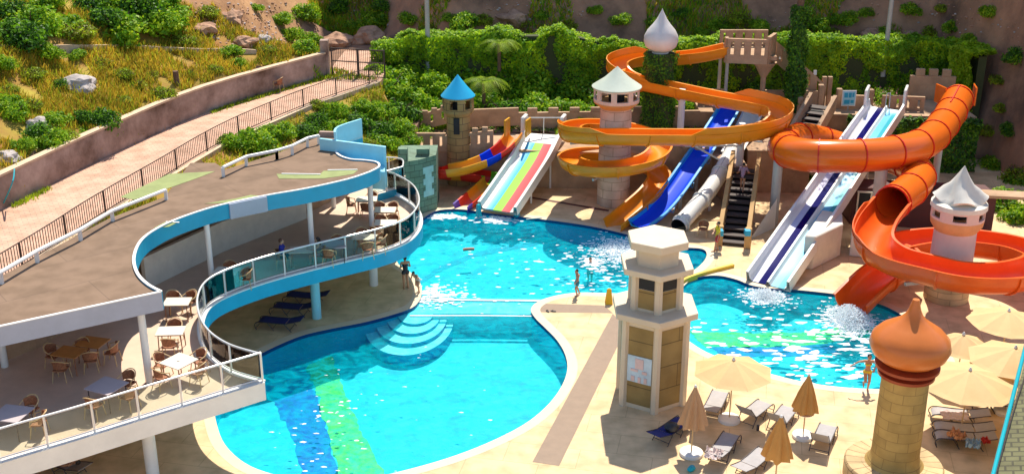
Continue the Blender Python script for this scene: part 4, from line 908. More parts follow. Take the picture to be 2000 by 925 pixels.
for z, r_ in ((3.98, .93), (4.28, 1.05)): b = MB(); b.lathe([(r_-.25, z), (r_, z+.03), (r_, z+.13), (r_-.25, z+.18)], 48); b.build('collar_disc', m_terra2, T, smooth=True)
b = MB(); b.lathe([(.72, 3.9), (.72, 4.7)], 32); b.build('neck', m_terra2, T, smooth=True)
onion(T, [(.60, 4.50), (.95, 4.58), (1.2, 4.8), (1.31, 5.08), (1.24, 5.38), (1.02, 5.62), (.72, 5.82), (.46, 6.0), (.29, 6.18), (.20, 6.38), (.15, 6.58), (.11, 6.74)], m_terra, 'onion_dome', 56)

# maroon building and white boxes on the right, behind the swirl tower
MBD = thing('maroon_kiosk', (20, 57, 0), 'low maroon plant room with white framed openings behind the swirl roofed tower', 'building')
slab('wall', [(18.3, 59.6), (25.5, 58.3), (25.5, 60.0), (18.3, 61.2)], 0, 2.1, m_maroon, MBD)
slab('ledge', [(22.8, 58.3), (29.7, 57.2), (29.7, 58.2), (22.8, 59.3)], 2.05, 2.2, m_tan, MBD)
for x, y, w_, h_ in ((20.0, 59.25, .9, 1.5), (23.0, 58.7, .8, 1.2), (18.9, 59.45, .7, 1.8)):
    b = MB(); 
    for s in (-1, 1): b.box((x+s*w_/2, y-.05, h_/2+.1), (.08, .1, h_), R(-10))
    b.box((x, y-.05, h_+.1), (w_+.1, .1, .08), R(-10)); fr_ = b.build('window_frame', m_offw, MBD, world=True); b = MB(); b.box((x, y, h_/2+.1), (w_-.08, .04, h_-.1), R(-10)); b.build('dark_pane', m_dark, fr_, world=True)
b = MB(); b.prism([G(1566,525), G(1586,527), G(1640,500), G(1638,478), G(1600,470)], 0, 1.75); tag(b.build('pump_box', m_offw, bevel=.05), 'white boxy pump housing under the teal racer lane', 'box')
b = MB(); b.prism([G(1658,500), G(1700,505), G(1702,470), G(1664,468)], 0, 1.5); tag(b.build('pump_box', m_white, bevel=.05), 'white box beside the red chute, right of the pump housing', 'box')
# light poles
for px, Y, lab in ((836, 76.7, 'left grey light pole rising out of the ivy hedge behind the blue roofed tower'), (1728, 76.7, 'right grey light pole rising behind the flowering oleander')):
    q = P(px, 115, Y); T = thing('light_pole', (q.x, Y, 4), lab, 'light pole', 'light poles behind the slides'); b = MB(); b.tube([(0, 0, 0), (0.02, 0, 5), (0.05, 0, 10)], .16, 12, rr=[.17, .15, .12]); b.build('pole', m_grey, T, smooth=True)
    b = MB(); b.box((.35, 0, 10), (.9, .3, .14)); b.build('lamp_head', m_grey, T)
# neighbouring roof at the right edge
e0, e1 = G(2012, 640, 3.2), G(1925, 985, 3.2); NR = thing('tiled_annex', (e1.x+1.5, e1.y, 0), 'annex roof of olive scalloped tiles with turquoise gutter pipe at the right edge', 'building')
m_scal = brickmat('olive_roof_tiles', (.14, .135, .055), (.06, .055, .025), .42, .30, flat='XY', rot=R(20), msize=.03, bumpd=.8)
dd = Vector((1, .28, 0)); b = MB(); b.add([e0+dd*.12, e1+dd*.12, e1+dd*3.2+Vector((0, 0, .55)), e0+dd*3.2+Vector((0, 0, .55))]+[v+Vector((0, 0, -.15)) for v in (e0+dd*.12, e1+dd*.12, e1+dd*3.2+Vector((0, 0, .55)), e0+dd*3.2+Vector((0, 0, .55)))], [(0, 1, 2, 3), (7, 6, 5, 4), (0, 4, 5, 1), (1, 5, 6, 2), (2, 6, 7, 3), (3, 7, 4, 0)]); b.build('tiled_roof', m_scal, NR, world=True)
b = MB(); b.tube([e0, e0.lerp(e1, .5), e1], .07, 10); b.build('gutter_pipe', m_teal, NR, world=True, smooth=True)
b = MB(); b.wall([e0+dd*.9, e1+dd*.9], 0, 3.1, .2); b.build('wall', m_offw, NR, world=True)
wz = [e0+dd*.3+Vector((0,0,.08)), e0.lerp(e1,.35)+dd*.28+Vector((0,0,.08)), e0.lerp(e1,.5)+dd*.2+Vector((0,0,.1)), e0.lerp(e1,.68)+dd*.14+Vector((0,0,.1)), e1+dd*.08+Vector((0,0,.06))]
b = MB(); b.tube(spline(wz, 6), .02, 5); b.build('cable', m_iron, NR, world=True)
# ------------------------------------------------------------------ vegetation
def leafmat(name, c1, c2, tr=.45, sc=1.2):
    return mat(name, c1, .55, .2, sc, col2=c2, transl=tr, spec=.3, detail=3)
lm_b = leafmat('bright_leaves', (.18, .36, .01), (.46, .60, .025)); lm_m = leafmat('green_leaves', (.07, .24, .01), (.22, .44, .018)); lm_d = leafmat('dark_leaves', (.02, .08, .01), (.06, .16, .015), .3)
lm_o = leafmat('olive_leaves', (.14, .17, .02), (.30, .28, .03)); lm_iv = leafmat('ivy_leaves', (.16, .38, .006), (.54, .70, .014), .5, .7)
m_stem = mat('brown_stem', (.12, .07, .04), .9, .2, 3); m_bark = mat('rough_bark', (.16, .09, .055), .95, .25, 2.5, bump=.8, bscale=9)
RNG = np.random.default_rng(5)
def leaves(name, C, N, S, m, parent=None, loc=None, asp=.55, kind=None):
    """one mesh of folded leaf quads; C centres, N normals, S sizes"""
    n = len(C); N = N/np.maximum(1e-6, np.linalg.norm(N, axis=1))[:, None]
    A = RNG.normal(size=(n, 3)); T = A-(A*N).sum(1)[:, None]*N; T /= np.linalg.norm(T, axis=1)[:, None]; B = np.cross(N, T); S = S[:, None]
    V = np.empty((n, 4, 3)); V[:, 0] = C-T*S*.5; V[:, 1] = C+B*S*asp*.5+N*S*.06; V[:, 2] = C+T*S*.5-N*S*.08; V[:, 3] = C-B*S*asp*.5+N*S*.06
    me = bpy.data.meshes.new(name); me.vertices.add(n*4); me.vertices.foreach_set('co', V.reshape(-1)); me.loops.add(n*4); me.loops.foreach_set('vertex_index', np.arange(n*4))
    me.polygons.add(n); me.polygons.foreach_set('loop_start', np.arange(n)*4); me.polygons.foreach_set('loop_total', np.full(n, 4)); 
    ms = m if isinstance(m, (list, tuple)) else [m]
    for x in ms: me.materials.append(x)
    if len(ms) > 1: me.polygons.foreach_set('material_index', RNG.integers(0, len(ms), n))
    me.update(); me.validate(); o = bpy.data.objects.new(name, me); COL.objects.link(o); o.parent = parent
    if loc is not None: o.location = loc
    return o
def blob(nclump, seed, flat=.8, spread=.62, cr=(.22, .42), per=60):
    r = np.random.default_rng(seed); C = []; N = []
    for k in range(nclump):
        d = r.normal(size=3); d /= np.linalg.norm(d); c = d*spread*r.uniform(.35, 1)**.6*np.array([1, 1, flat]); c[2] = abs(c[2])*1.0+.12; rad = r.uniform(*cr); m_ = int(per*(rad/.3)**2)
        v = r.normal(size=(m_, 3)); v /= np.linalg.norm(v, axis=1)[:, None]; q = c+v*rad*r.uniform(.55, 1.08, size=(m_, 1))*np.array([1, 1, .85])
        C.append(q); N.append(v*.7+r.normal(size=(m_, 3))*.8+np.array([0, 0, .35]))
    C = np.concatenate(C); N = np.concatenate(N); k = C[:, 2] > -.02; return C[k], N[k]
def make_bush(name, seed, m, label, cat='shrub', flat=.8, ncl=26, size=.13, per=70, spread=.62, cr=(.22, .42), asp=.55):
    root = thing(name, (0, 0, -50), label, cat); C, N = blob(ncl, seed, flat, spread, cr, per); leaves('foliage', C, N, RNG.uniform(.7, 1.3, len(C))*size, m, root, asp=asp)
    b = MB(); rnd = random.Random(seed)
    for k in range(6):
        a = rnd.uniform(0, 6.28); e = Vector((math.cos(a)*.5, math.sin(a)*.5, rnd.uniform(.45, .8))); b.tube([Vector((0, 0, -.15)), e*.5+Vector((0, 0, .08)), e], .02, 5, rr=[.035, .025, .01])
    b.build('stem', m_stem, root); return root
BU = {'b': make_bush('leafy_shrub', 1, [lm_b, lm_m], '', ncl=34, cr=(.12, .36), per=95, spread=.72), 'm': make_bush('round_shrub', 2, [lm_m, lm_b], '', ncl=34, cr=(.14, .38), per=85, spread=.68), 'd': make_bush('dark_shrub', 3, [lm_d, lm_m], ''), 'o': make_bush('olive_shrub', 4, [lm_o, lm_b], '', flat=.6), 'w': make_bush('wispy_shrub', 5, [lm_b, lm_o], '', ncl=18, per=45, cr=(.14, .3), size=.11), 'f': make_bush('arching_shrub', 6, [lm_m, lm_d], '', ncl=30, flat=.6, size=.2, asp=.28)}
BN = {'b': 'bright leafy shrub', 'm': 'mid green rounded shrub', 'd': 'dark green dense shrub', 'o': 'olive yellow low shrub', 'w': 'wispy yellow green shrub', 'f': 'arching narrow leaved shrub'}
def bushes(lst, where, group):
    """lst rows: px, py(base), width in photo px, kind"""
    for i, (px, py, w, k) in enumerate(lst):
        p = hit(px, py); zc = p.y*math.cos(PITCH)+(CAM_H-p.z)*math.sin(PITCH); s = w*zc/FPX/2/.9
        o = place(BU[k], USED, (p.x, p.y, p.z-.08*s), random.uniform(0, 6.28), f"{BN[k]} {where(px, py, i)}", group, (s, s, s*random.uniform(.85, 1.1)))
ORD = ['first', 'second', 'third', 'fourth', 'fifth', 'sixth', 'seventh', 'eighth', 'ninth', 'tenth', 'eleventh', 'twelfth', 'thirteenth', 'fourteenth', 'fifteenth', 'sixteenth', 'seventeenth', 'eighteenth', 'nineteenth', 'twentieth', 'twenty first', 'twenty second', 'twenty third', 'twenty fourth', 'twenty fifth', 'twenty sixth', 'twenty seventh', 'twenty eighth', 'twenty ninth', 'thirtieth', 'thirty first', 'thirty second', 'thirty third', 'thirty fourth', 'thirty fifth', 'thirty sixth', 'thirty seventh', 'thirty eighth', 'thirty ninth', 'fortieth', 'forty first', 'forty second', 'forty third', 'forty fourth', 'forty fifth', 'forty sixth', 'forty seventh', 'forty eighth']
def by_order(phrase, lst):
    srt = sorted(range(len(lst)), key=lambda i: lst[i][0]); rk = {j: n for n, j in enumerate(srt)}
    return lambda px, py, i: f"{phrase}, {ORD[rk[i]]} from the left"
L1 = [(40,85,130,'d'),(120,60,110,'m'),(100,110,70,'b'),(235,75,130,'b'),(300,60,120,'m'),(340,40,90,'b'),(270,30,110,'d'),(180,20,90,'d'),(25,40,90,'d'),(400,30,60,'o'),(150,112,50,'b'),(452,108,60,'b'),(462,128,44,'b'),(90,15,90,'m'),(60,60,120,'b'),(10,30,80,'b'),(210,50,100,'d'),(360,85,60,'o'),(150,70,80,'o'),(225,15,90,'b'),(320,10,80,'m'),(60,108,50,'w')]
bushes(L1, by_order('on the hillside above the thin wall', L1), 'shrubs on the upper left hillside')
L2 = [(205,245,80,'d'),(165,240,60,'d'),(110,240,70,'m'),(60,210,60,'o'),(30,230,70,'b'),(90,285,90,'m'),(40,290,60,'m'),(130,275,60,'o'),(20,180,50,'o'),(240,200,40,'o'),(60,150,60,'o'),(10,130,60,'m'),(240,150,50,'o'),(420,140,40,'o'),(15,215,80,'m'),(75,270,80,'d'),(170,270,60,'b'),(300,150,40,'w'),(215,265,50,'m'),(320,190,60,'o'),(270,170,50,'w'),(370,150,40,'w'),(120,170,40,'d'),(200,130,50,'w'),(470,175,22,'b')]
bushes(L2, by_order('between driveway wall and thin wall', L2), 'shrubs on the lower left hillside')
L3 = [(592,100,60,'b'),(610,85,50,'m'),(565,75,70,'m'),(545,45,60,'m'),(590,35,70,'b'),(520,100,40,'o'),(700,60,70,'m'),(735,45,70,'m'),(665,20,60,'d'),(745,20,50,'d'),(500,20,40,'b'),(905,55,80,'b'),(945,45,50,'o'),(880,40,40,'m'),(1210,45,50,'m'),(1270,45,36,'b'),(1405,55,60,'b'),(1440,40,60,'o'),(1330,30,40,'d'),(1590,55,60,'b'),(1645,45,60,'m'),(1620,70,50,'o'),(1690,30,40,'b'),(1780,25,60,'b'),(1820,70,50,'o'),(1730,75,60,'b'),(1010,50,50,'o'),(1060,35,40,'b'),(1110,55,50,'o'),(1160,25,36,'m'),(800,45,60,'b'),(840,60,50,'o'),(1370,70,40,'b'),(1480,55,50,'m'),(1520,75,44,'o'),(1860,60,50,'b'),(1900,85,50,'m'),(1840,20,40,'o'),(1930,30,50,'m')]
bushes(L3, by_order('on the slope above the ivy hedge', L3), 'shrubs on the shaded upper slope')
L4 = [(500,290,110,'m'),(455,285,70,'m'),(545,270,80,'m'),(520,265,60,'b'),(590,262,70,'f'),(615,245,70,'f'),(650,262,90,'m'),(650,225,70,'m'),(690,245,80,'f'),(700,215,60,'m'),(735,265,90,'f'),(745,225,70,'m'),(780,255,80,'m'),(755,290,70,'b'),(560,230,50,'o'),(620,210,44,'o'),(675,275,60,'w'),(480,262,40,'o'),(800,285,60,'m'),(720,290,60,'o')]
bushes(L4, by_order('below the driveway fence', L4), 'shrubs on the planted slope')
L5 = [(755,190,120,'b'),(800,200,130,'m'),(850,185,130,'b'),(905,180,130,'m'),(960,185,130,'b'),(1015,185,130,'m'),(1070,185,130,'b'),(1125,190,120,'m'),(1165,200,90,'b'),(780,235,100,'f'),(830,230,110,'m'),(880,240,90,'b'),(935,225,110,'b'),(990,235,110,'f'),(1040,225,110,'m'),(1090,240,110,'b'),(1140,240,100,'m'),(1230,200,90,'m'),(1330,215,80,'b'),(1370,215,90,'m'),(1400,190,70,'b'),(1480,190,80,'d'),(820,275,80,'b'),(1020,262,60,'w'),(1110,262,60,'m')]
bushes(L5, by_order('on the bank below the ivy hedge', L5), 'shrubs on the bank behind the slides')
L6 = [(1590,265,44,'w'),(1600,235,40,'b'),(1790,262,50,'b'),(1755,290,50,'m'),(1700,300,36,'b'),(1690,345,60,'m'),(1745,350,60,'m'),(1440,370,36,'m'),(1575,360,50,'d'),(1830,330,40,'d'),(1920,260,50,'o'),(1940,330,70,'m'),(1960,395,80,'m'),(1985,350,70,'o'),(1925,390,60,'m'),(1990,430,90,'m'),(1952,405,110,'b'),(1985,370,90,'m'),(1930,350,60,'b'),(1970,260,50,'d'),(1950,160,50,'o'),(1985,120,60,'d'),(1955,215,40,'o')]
bushes(L6, by_order('among the right hand slides', L6), 'shrubs among the right hand slides')
# flowering oleander
q = P(1722, 215, 72.5); o = thing('flowering_oleander', q, 'large oleander with small pink flowers between the upper stairs and racer slide head', 'shrub')
C, N = blob(30, 11, .9, .6, (.2, .36), 80); C *= 1.7; leaves('foliage', C, N, RNG.uniform(.14, .26, len(C)), [lm_m, lm_b], o, asp=.3)
k = RNG.choice(len(C), 160); Cc = C[k]*1.05; Cc = Cc[Cc[:, 2] > .8]; leaves('blossom', Cc, RNG.normal(size=Cc.shape), np.full(len(Cc), .14), mat('pink_petals', (.65, .18, .30), .6), o, asp=.9)
b = MB(); 
for k in range(7): a = k*.9; b.tube([(0, 0, -1.2), (math.cos(a)*.4, math.sin(a)*.4, .3), (math.cos(a)*.9, math.sin(a)*.9, 1.4)], .04, 5)
b.build('stem', m_stem, o)
# ivy hedge
def ivy_surface(path, ztop, zbot, n, depth=.6, top_w=1.4, seed=0):
    r = np.random.default_rng(seed); pts = [Vector(p) for p in path]; seg = [(a, b_) for a, b_ in zip(pts, pts[1:])]; Ls = np.array([(b_-a).length for a, b_ in seg]); ch = r.choice(len(seg), n, p=Ls/Ls.sum()); C = np.empty((n, 3)); N = np.empty((n, 3))
    for i in range(n):
        a, b_ = seg[ch[i]]; t = r.random(); p = a.lerp(b_, t); d = (b_-a).normalized(); nn = Vector((d.y, -d.x, 0)); s = (p.x*1.3)
        top = ztop(p.x)++.5*noise.noise(Vector((p.x*.5, 0, 9)))+.3*noise.noise(Vector((p.x*1.7, 0, 2)))
        if r.random() < .36: w = r.random(); bul = .25*noise.noise(Vector((p.x*.9, w*2, 0))); q = p+nn*(.5-w*top_w); C[i] = (q.x, q.y, top+bul+r.normal()*.07-(.18 if w < .12 else 0)); N[i] = (nn.x*.3+r.normal()*.5, nn.y*.3+r.normal()*.5, 1)
        else:
            v = r.random()**1.3; z = top-(top-zbot)*v; bul = .75*noise.noise(Vector((p.x*.55, z*.6, 5)))+.35*noise.noise(Vector((p.x*1.8, z*1.3, 1))); out = depth*.8+bul+.35*math.exp(-v*6)+r.normal()*.06; q = p+nn*out; C[i] = (q.x, q.y, z); N[i] = (nn.x+r.normal()*.5, nn.y+r.normal()*.5, .5+r.normal()*.4)
    return C, N
ix0, ix1 = P(735, 90, 77).x, P(1905, 90, 77).x
def izt(x): return lerp1(x, [(ix0, 6.0), (ix0+2.5, 6.8), (4, 6.85), (6.5, 6.2), (9, 6.0), (14, 6.6), (22, 6.5), (ix1, 6.2)])
IV = thing('ivy_hedge', (10, 77, 3), 'long high wall completely covered with hanging ivy behind all the slides', 'hedge')
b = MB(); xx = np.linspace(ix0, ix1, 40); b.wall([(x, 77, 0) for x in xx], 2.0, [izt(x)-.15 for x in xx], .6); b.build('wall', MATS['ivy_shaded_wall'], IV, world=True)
C, N = ivy_surface([(ix0-.3, 77, 0), (ix1+.2, 77, 0)], izt, 2.2, 80000); leaves('ivy_foliage', C-np.array([10, 77, 3]), N, RNG.uniform(.12, .26, len(C)), [lm_iv, lm_m, lm_iv], IV)
IV2 = thing('ivy_corner', (ix1, 77, 3), 'bright trailing ivy mass at the right end of the long ivy hedge', 'hedge')
C, N = ivy_surface([P(1868, 100, 75.2), P(1905, 100, 74.2), P(1925, 100, 72)], lambda x: 6.6, 2.2, 12000, depth=.7, top_w=1.2, seed=2); leaves('ivy_foliage', C-np.array([ix1, 77, 3]), N, RNG.uniform(.12, .28, len(C)), [lm_iv, lm_b], IV2)
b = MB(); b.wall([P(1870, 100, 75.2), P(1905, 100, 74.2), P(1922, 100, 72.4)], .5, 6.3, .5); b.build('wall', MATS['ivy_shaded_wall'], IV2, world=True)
IC = thing('ivy_curtain', (24, 69, 1), 'dark ivy and creepers hanging below the parapet beside the red tube slide', 'ivy')
C, N = ivy_surface([(20.3, 69.0, 0), (28.3, 68.7, 0)], lambda x: 3.2, -.2, 15000, depth=.35, top_w=.3, seed=5); leaves('ivy_foliage', C-np.array([24, 69, 1]), N, RNG.uniform(.12, .28, len(C)), [lm_d, lm_m, lm_d], IC)
# big bush at the left end of the ivy hedge
for (px, py, Y, s, lab) in ((790, 150, 75.5, 2.3, 'huge bright leafy bush at the left end of the ivy hedge beside the gate'), (735, 140, 74.6, 1.2, 'smaller bright bush overhanging the right end of the driveway gate'), (850, 160, 74.6, 1.7, 'broad bright bush just right of the huge bush at the hedge end'), (760, 100, 76.2, 1.3, 'rounded bright bush crowning the left tip of the ivy hedge')):
    q = P(px, py, Y); q.z -= s*.45; o = thing('large_bush', q, lab, 'bush', 'large bushes at the hedge end'); C, N = blob(60, int(px), 1.0, .62, (.16, .34), 130); C = C*s; leaves('foliage', C, N, RNG.uniform(.12, .26, len(C)), [lm_iv, lm_b, lm_m], o)
    b = MB(); b.tube([(0, 0, -2.5), (0, 0, .2), (.2*s, 0, .5*s)], .1, 6, rr=[.12, .09, .03]); b.build('trunk', m_bark, o)
# palm
def palm(loc, label, s=1.0):
    o = thing('palm_plant', loc, label, 'palm'); 
    for k in range(11):
        a = k*2.4; b = MB(); pts = []
        for i in range(9): t = i/8; pts.append(Vector((math.cos(a)*t*1.5*s, math.sin(a)*t*1.5*s, (1.0*t-1.15*t*t)*s*1.2+.3)))
        b.tube(pts, .015, 4)
        for i in range(2, 9):
            t = (pts[i]-pts[i-1]).normalized(); sd_ = t.cross(Vector((0, 0, 1))).normalized()
            for sg in (-1, 1):
                for e in (0, .5):
                    p0 = pts[i-1].lerp(pts[i], e); e1 = p0+sd_*sg*.38*s+t*.22*s-Vector((0, 0, .1*s)); b.add([p0, p0+t*.05, e1], [(0, 1, 2)])
        b.build('frond', lm_b, o)
    b = MB(); b.tube([(0, 0, -1.5), (0, 0, .3)], .12, 8); b.build('trunk', m_bark, o)
palm(P(975, 95, 75.6), 'small palm poking out of the ivy hedge top'); palm(P(945, 172, 72.5), 'palm with arching fronds on the bank right of the blue roofed tower', 1.1)
# tree trunk clad with ivy
TR = thing('ivy_clad_tree', (P(1548, 240, 70.5).x, 70.5, 2.5), 'tall straight tree trunk clad with ivy beside the start tower stair', 'tree')
b = MB(); tp2 = [Vector((0, 0, -2.5)), Vector((-.02, 0, 0)), Vector((-.08, 0, 4)), Vector((-.15, .1, 8)), Vector((-.25, .2, 13))]; b.tube(spline(tp2, 5), .2, 12, rr=[.34-.17*i/20 for i in range(21)]); b.build('trunk', m_bark, TR, smooth=True)
n = 17000; r_ = np.random.default_rng(9); z = -2.2+r_.random(n)**1.15*9.5; ang = r_.uniform(0, 6.28, n); rad = (.62-.035*z)+.14*np.sin(z*3+ang*2)+r_.normal(size=n)*.07; C = np.stack([rad*np.cos(ang)-.02*z, rad*np.sin(ang), z], 1); leaves('ivy_foliage', C, np.stack([np.cos(ang), np.sin(ang), np.full(n, .5)], 1)+r_.normal(size=(n, 3))*.4, r_.uniform(.1, .22, n), [lm_d, lm_m, lm_d], TR)
b = MB(); rnd = random.Random(4)
crown = []
for k in range(14):
    a = rnd.uniform(0, 6.28); L_ = rnd.uniform(1.5, 3); s_ = Vector((-.2, .15, rnd.uniform(9, 12.8))); e = s_+Vector((math.cos(a)*L_, math.sin(a)*L_, L_*.6)); b.tube([s_, s_.lerp(e, .5)+Vector((0, 0, .2)), e], .05, 5, rr=[.08, .05, .02]); crown.append(e)
b.build('limb', m_bark, TR)
C = np.concatenate([np.array(e)+r_.normal(size=(320, 3))*.7 for e in crown]); leaves('crown', C, r_.normal(size=C.shape)+np.array([0, 0, .6]), r_.uniform(.15, .3, len(C)), [lm_d, lm_m], TR)
# ivy on the onion dome tower
n = 9000; z = 1.0+r_.random(n)*6.4; ang = r_.uniform(0, 6.28, n); rad = .92+.10*np.sin(z*2+ang*3)+r_.normal(size=n)*.06; C = np.stack([rad*np.cos(ang), rad*np.sin(ang), z], 1)
leaves('ivy_foliage', C, np.stack([np.cos(ang), np.sin(ang), np.full(n, .5)], 1)+r_.normal(size=(n, 3))*.4, r_.uniform(.1, .2, n), [lm_d, lm_m], bpy.data.objects['onion_dome_tower'])
# grasses on the left hillside
def scatter_on(obj, n, cond, seed):
    me = obj.data; r = np.random.default_rng(seed); P_ = np.array([v.co for v in me.vertices]); F = [p.vertices[:] for p in me.polygons if cond(p.center, p.material_index)]; F = np.array([f[:4] for f in F]); k = r.integers(0, len(F), n); u = r.random((n, 1)); v = r.random((n, 1)); A = P_[F[k, 0]]; B = P_[F[k, 1]]; C_ = P_[F[k, 2]]; D = P_[F[k, 3]]
    return (A*(1-u)+B*u)*(1-v)+(D*(1-u)+C_*u)*v
m_gr = leafmat('dry_grass', (.34, .26, .02), (.62, .42, .04), .5, .3); m_gr2 = leafmat('green_grass', (.18, .28, .015), (.42, .46, .03), .5, .3)
def clump_mask(C, f, t, sd): return np.array([noise.noise(Vector((c[0]*f, c[1]*f, sd))) > t for c in C])
C = scatter_on(ho, 120000, lambda c, m_: m_ == 0 and c.y < 86 and c.x > -34, 3); C = C[clump_mask(C, .35, -.25, 4)]
Nn = RNG.normal(size=C.shape)*np.array([1, 1, .25]); 
def blades(name, C, m, hmin, hmax, w, label=None):
    n = len(C); H_ = RNG.uniform(hmin, hmax, n)[:, None]; a = RNG.uniform(0, 6.28, n); D = np.stack([np.cos(a), np.sin(a), np.zeros(n)], 1); lean = RNG.normal(size=(n, 3))*.35; lean[:, 2] = 1; V = np.empty((n, 4, 3)); V[:, 0] = C-D*w; V[:, 1] = C+D*w; V[:, 2] = C+lean*H_+D*w*.3; V[:, 3] = C+lean*H_-D*w*.3
    me = bpy.data.meshes.new(name); me.vertices.add(n*4); me.vertices.foreach_set('co', V.reshape(-1)); me.loops.add(n*4); me.loops.foreach_set('vertex_index', np.arange(n*4)); me.polygons.add(n); me.polygons.foreach_set('loop_start', np.arange(n)*4); me.polygons.foreach_set('loop_total', np.full(n, 4))
    for x in m: me.materials.append(x)
    me.polygons.foreach_set('material_index', RNG.integers(0, len(m), n)); me.update(); me.validate(); o = bpy.data.objects.new(name, me); COL.objects.link(o); tag(o, label, 'grass', kind='stuff'); return o
blades('wild_grass', C, [m_gr, m_gr2, m_gr], .12, .42, .035, 'yellow green wild grass covering the left hillside')
so = bpy.data.objects['planted_slope']; C = scatter_on(so, 26000, lambda c, m_: True, 4); C = C[clump_mask(C, .5, -.1, 8)]; blades('slope_grass', C, [m_gr, m_gr2, m_gr2], .1, .35, .03, 'grass and ground cover on the planted slope below the driveway')
pb_ = bpy.data.objects['planted_bank']; C = scatter_on(pb_, 16000, lambda c, m_: True, 5); leaves('ground_ivy', C+np.array([0, 0, .08]), RNG.normal(size=C.shape)+np.array([0, 0, 1.2]), RNG.uniform(.12, .25, len(C)), [lm_m, lm_d]); tag(bpy.data.objects['ground_ivy'], 'dark leafy ground cover behind the slides', 'ground cover', kind='stuff')
C = scatter_on(ho, 160000, lambda c, m_: m_ == 1 and c.y < 100 and c.z < 16 and -22 < c.x < 36, 6); C = C[clump_mask(C, .22, .08, 6)]; blades('slope_scrub', C, [m_gr, lm_m, lm_b], .12, .5, .05, 'patchy scrub and dry grass on the brown slope behind the hedge')
# weeds along the wall foot
wf = spline([w+Vector((.28, -.1, 5.0)) for w in WL], 40); C = []
for p in wf:
    if noise.noise(p*.5) > -.05:
        for k in range(34): C.append((p.x+abs(random.gauss(0, .16)), p.y+random.gauss(0, .15), 5.0))
blades('wall_foot_weeds', np.array(C), [m_gr2, lm_b], .05, .2, .025, 'green weeds growing along the foot of the driveway retaining wall')
# rocks
def rock(px, py, w, label, m, k, h=.6, on='hit'):
    p = hit(px, py); zc = p.y*math.cos(PITCH)+(CAM_H-p.z)*math.sin(PITCH); s = w*zc/FPX/2; bm = bmesh.new(); bmesh.ops.create_icosphere(bm, subdivisions=3, radius=1)
    for v in bm.verts: q = noise.noise(v.co*1.4+Vector((k, 0, 0)))*.5+noise.noise(v.co*4+Vector((k, 3, 0)))*.14; v.co = v.co*(1+q)*s; v.co.z *= h
    me = bpy.data.meshes.new('boulder'); bm.to_mesh(me); bm.free(); me.materials.append(m); o = bpy.data.objects.new('boulder', me); COL.objects.link(o); o.location = p+Vector((0, 0, s*.12)); tag(o, label, 'boulder', 'boulders on the hillside')
m_rk = mat('pale_rock', (.44, .38, .35), .9, .25, 1.2, bump=.7, bscale=5); m_rk2 = mat('red_rock', (.34, .18, .11), .95, .25, 1.2, bump=.7, bscale=5, col2=(.46, .27, .17))
for i, a in enumerate(((158,170,66,'large pale rock in the middle of the lower left hillside',m_rk),(72,245,44,'smooth pale boulder left of the dark shrubs above the driveway wall',m_rk),(18,310,44,'pale boulder just above the driveway wall at the left edge',m_rk),(516,78,30,'small pale boulder at the right foot of the rocky spoil slope',m_rk),(350,186,14,'tiny pale stone beside the coping of the driveway wall',m_rk),(660,88,64,'long reddish boulder on the dirt mound beyond the gate',m_rk2),(720,78,60,'rounded reddish boulder right of the dirt mound beyond the gate',m_rk2),(450,40,50,'flat pinkish boulder on the rocky spoil slope',m_rk2),(400,60,44,'reddish boulder left on the rocky spoil slope',m_rk2),(480,85,44,'low reddish boulder near the base of the spoil slope',m_rk2),(1000,40,50,'reddish boulder on the dark slope above the ivy hedge',m_rk2),(1700,80,56,'reddish boulder above the hedge left of the right light pole',m_rk2),(1780,85,56,'reddish boulder above the hedge right of the right light pole',m_rk2))): rock(*a, i*3.1)
# scattered small stones: uncountable
bm = bmesh.new()
for k in range(900):
    px = random.uniform(380, 560) if k < 500 else random.choice((random.uniform(950, 1150), random.uniform(1500, 1990), random.uniform(640, 760))); py = random.uniform(5, 90); p = hit(px, py); s = random.uniform(.03, .13); M_ = Matrix.Translation(p) @ Matrix.Rotation(random.uniform(0, 6), 4, 'Z') @ Matrix.Diagonal((s, s*random.uniform(.6, 1.5), s*.6, 1)); bmesh.ops.create_icosphere(bm, subdivisions=1, radius=1, matrix=M_)
me = bpy.data.meshes.new('scree_stones'); bm.to_mesh(me); bm.free(); me.materials.append(m_rk2); me.materials.append(m_rk); me.polygons.foreach_set('material_index', [int(i/20) % 3 == 0 for i in range(len(me.polygons))]); o = bpy.data.objects.new('scree_stones', me); COL.objects.link(o); tag(o, 'loose pale and reddish stones scattered over the upper slopes', 'stones', kind='stuff')
# stump
q = hit(345, 165); b = MB(); b.lathe([(.2, -.2), (.16, .2), (.15, .75)], 10, wob=lambda a, z: 1+.12*math.sin(a*3)); o = b.build('tree_stump', m_bark); o.location = q; tag(o, 'short brown tree stump on the grassy hillside above the driveway wall', 'stump')
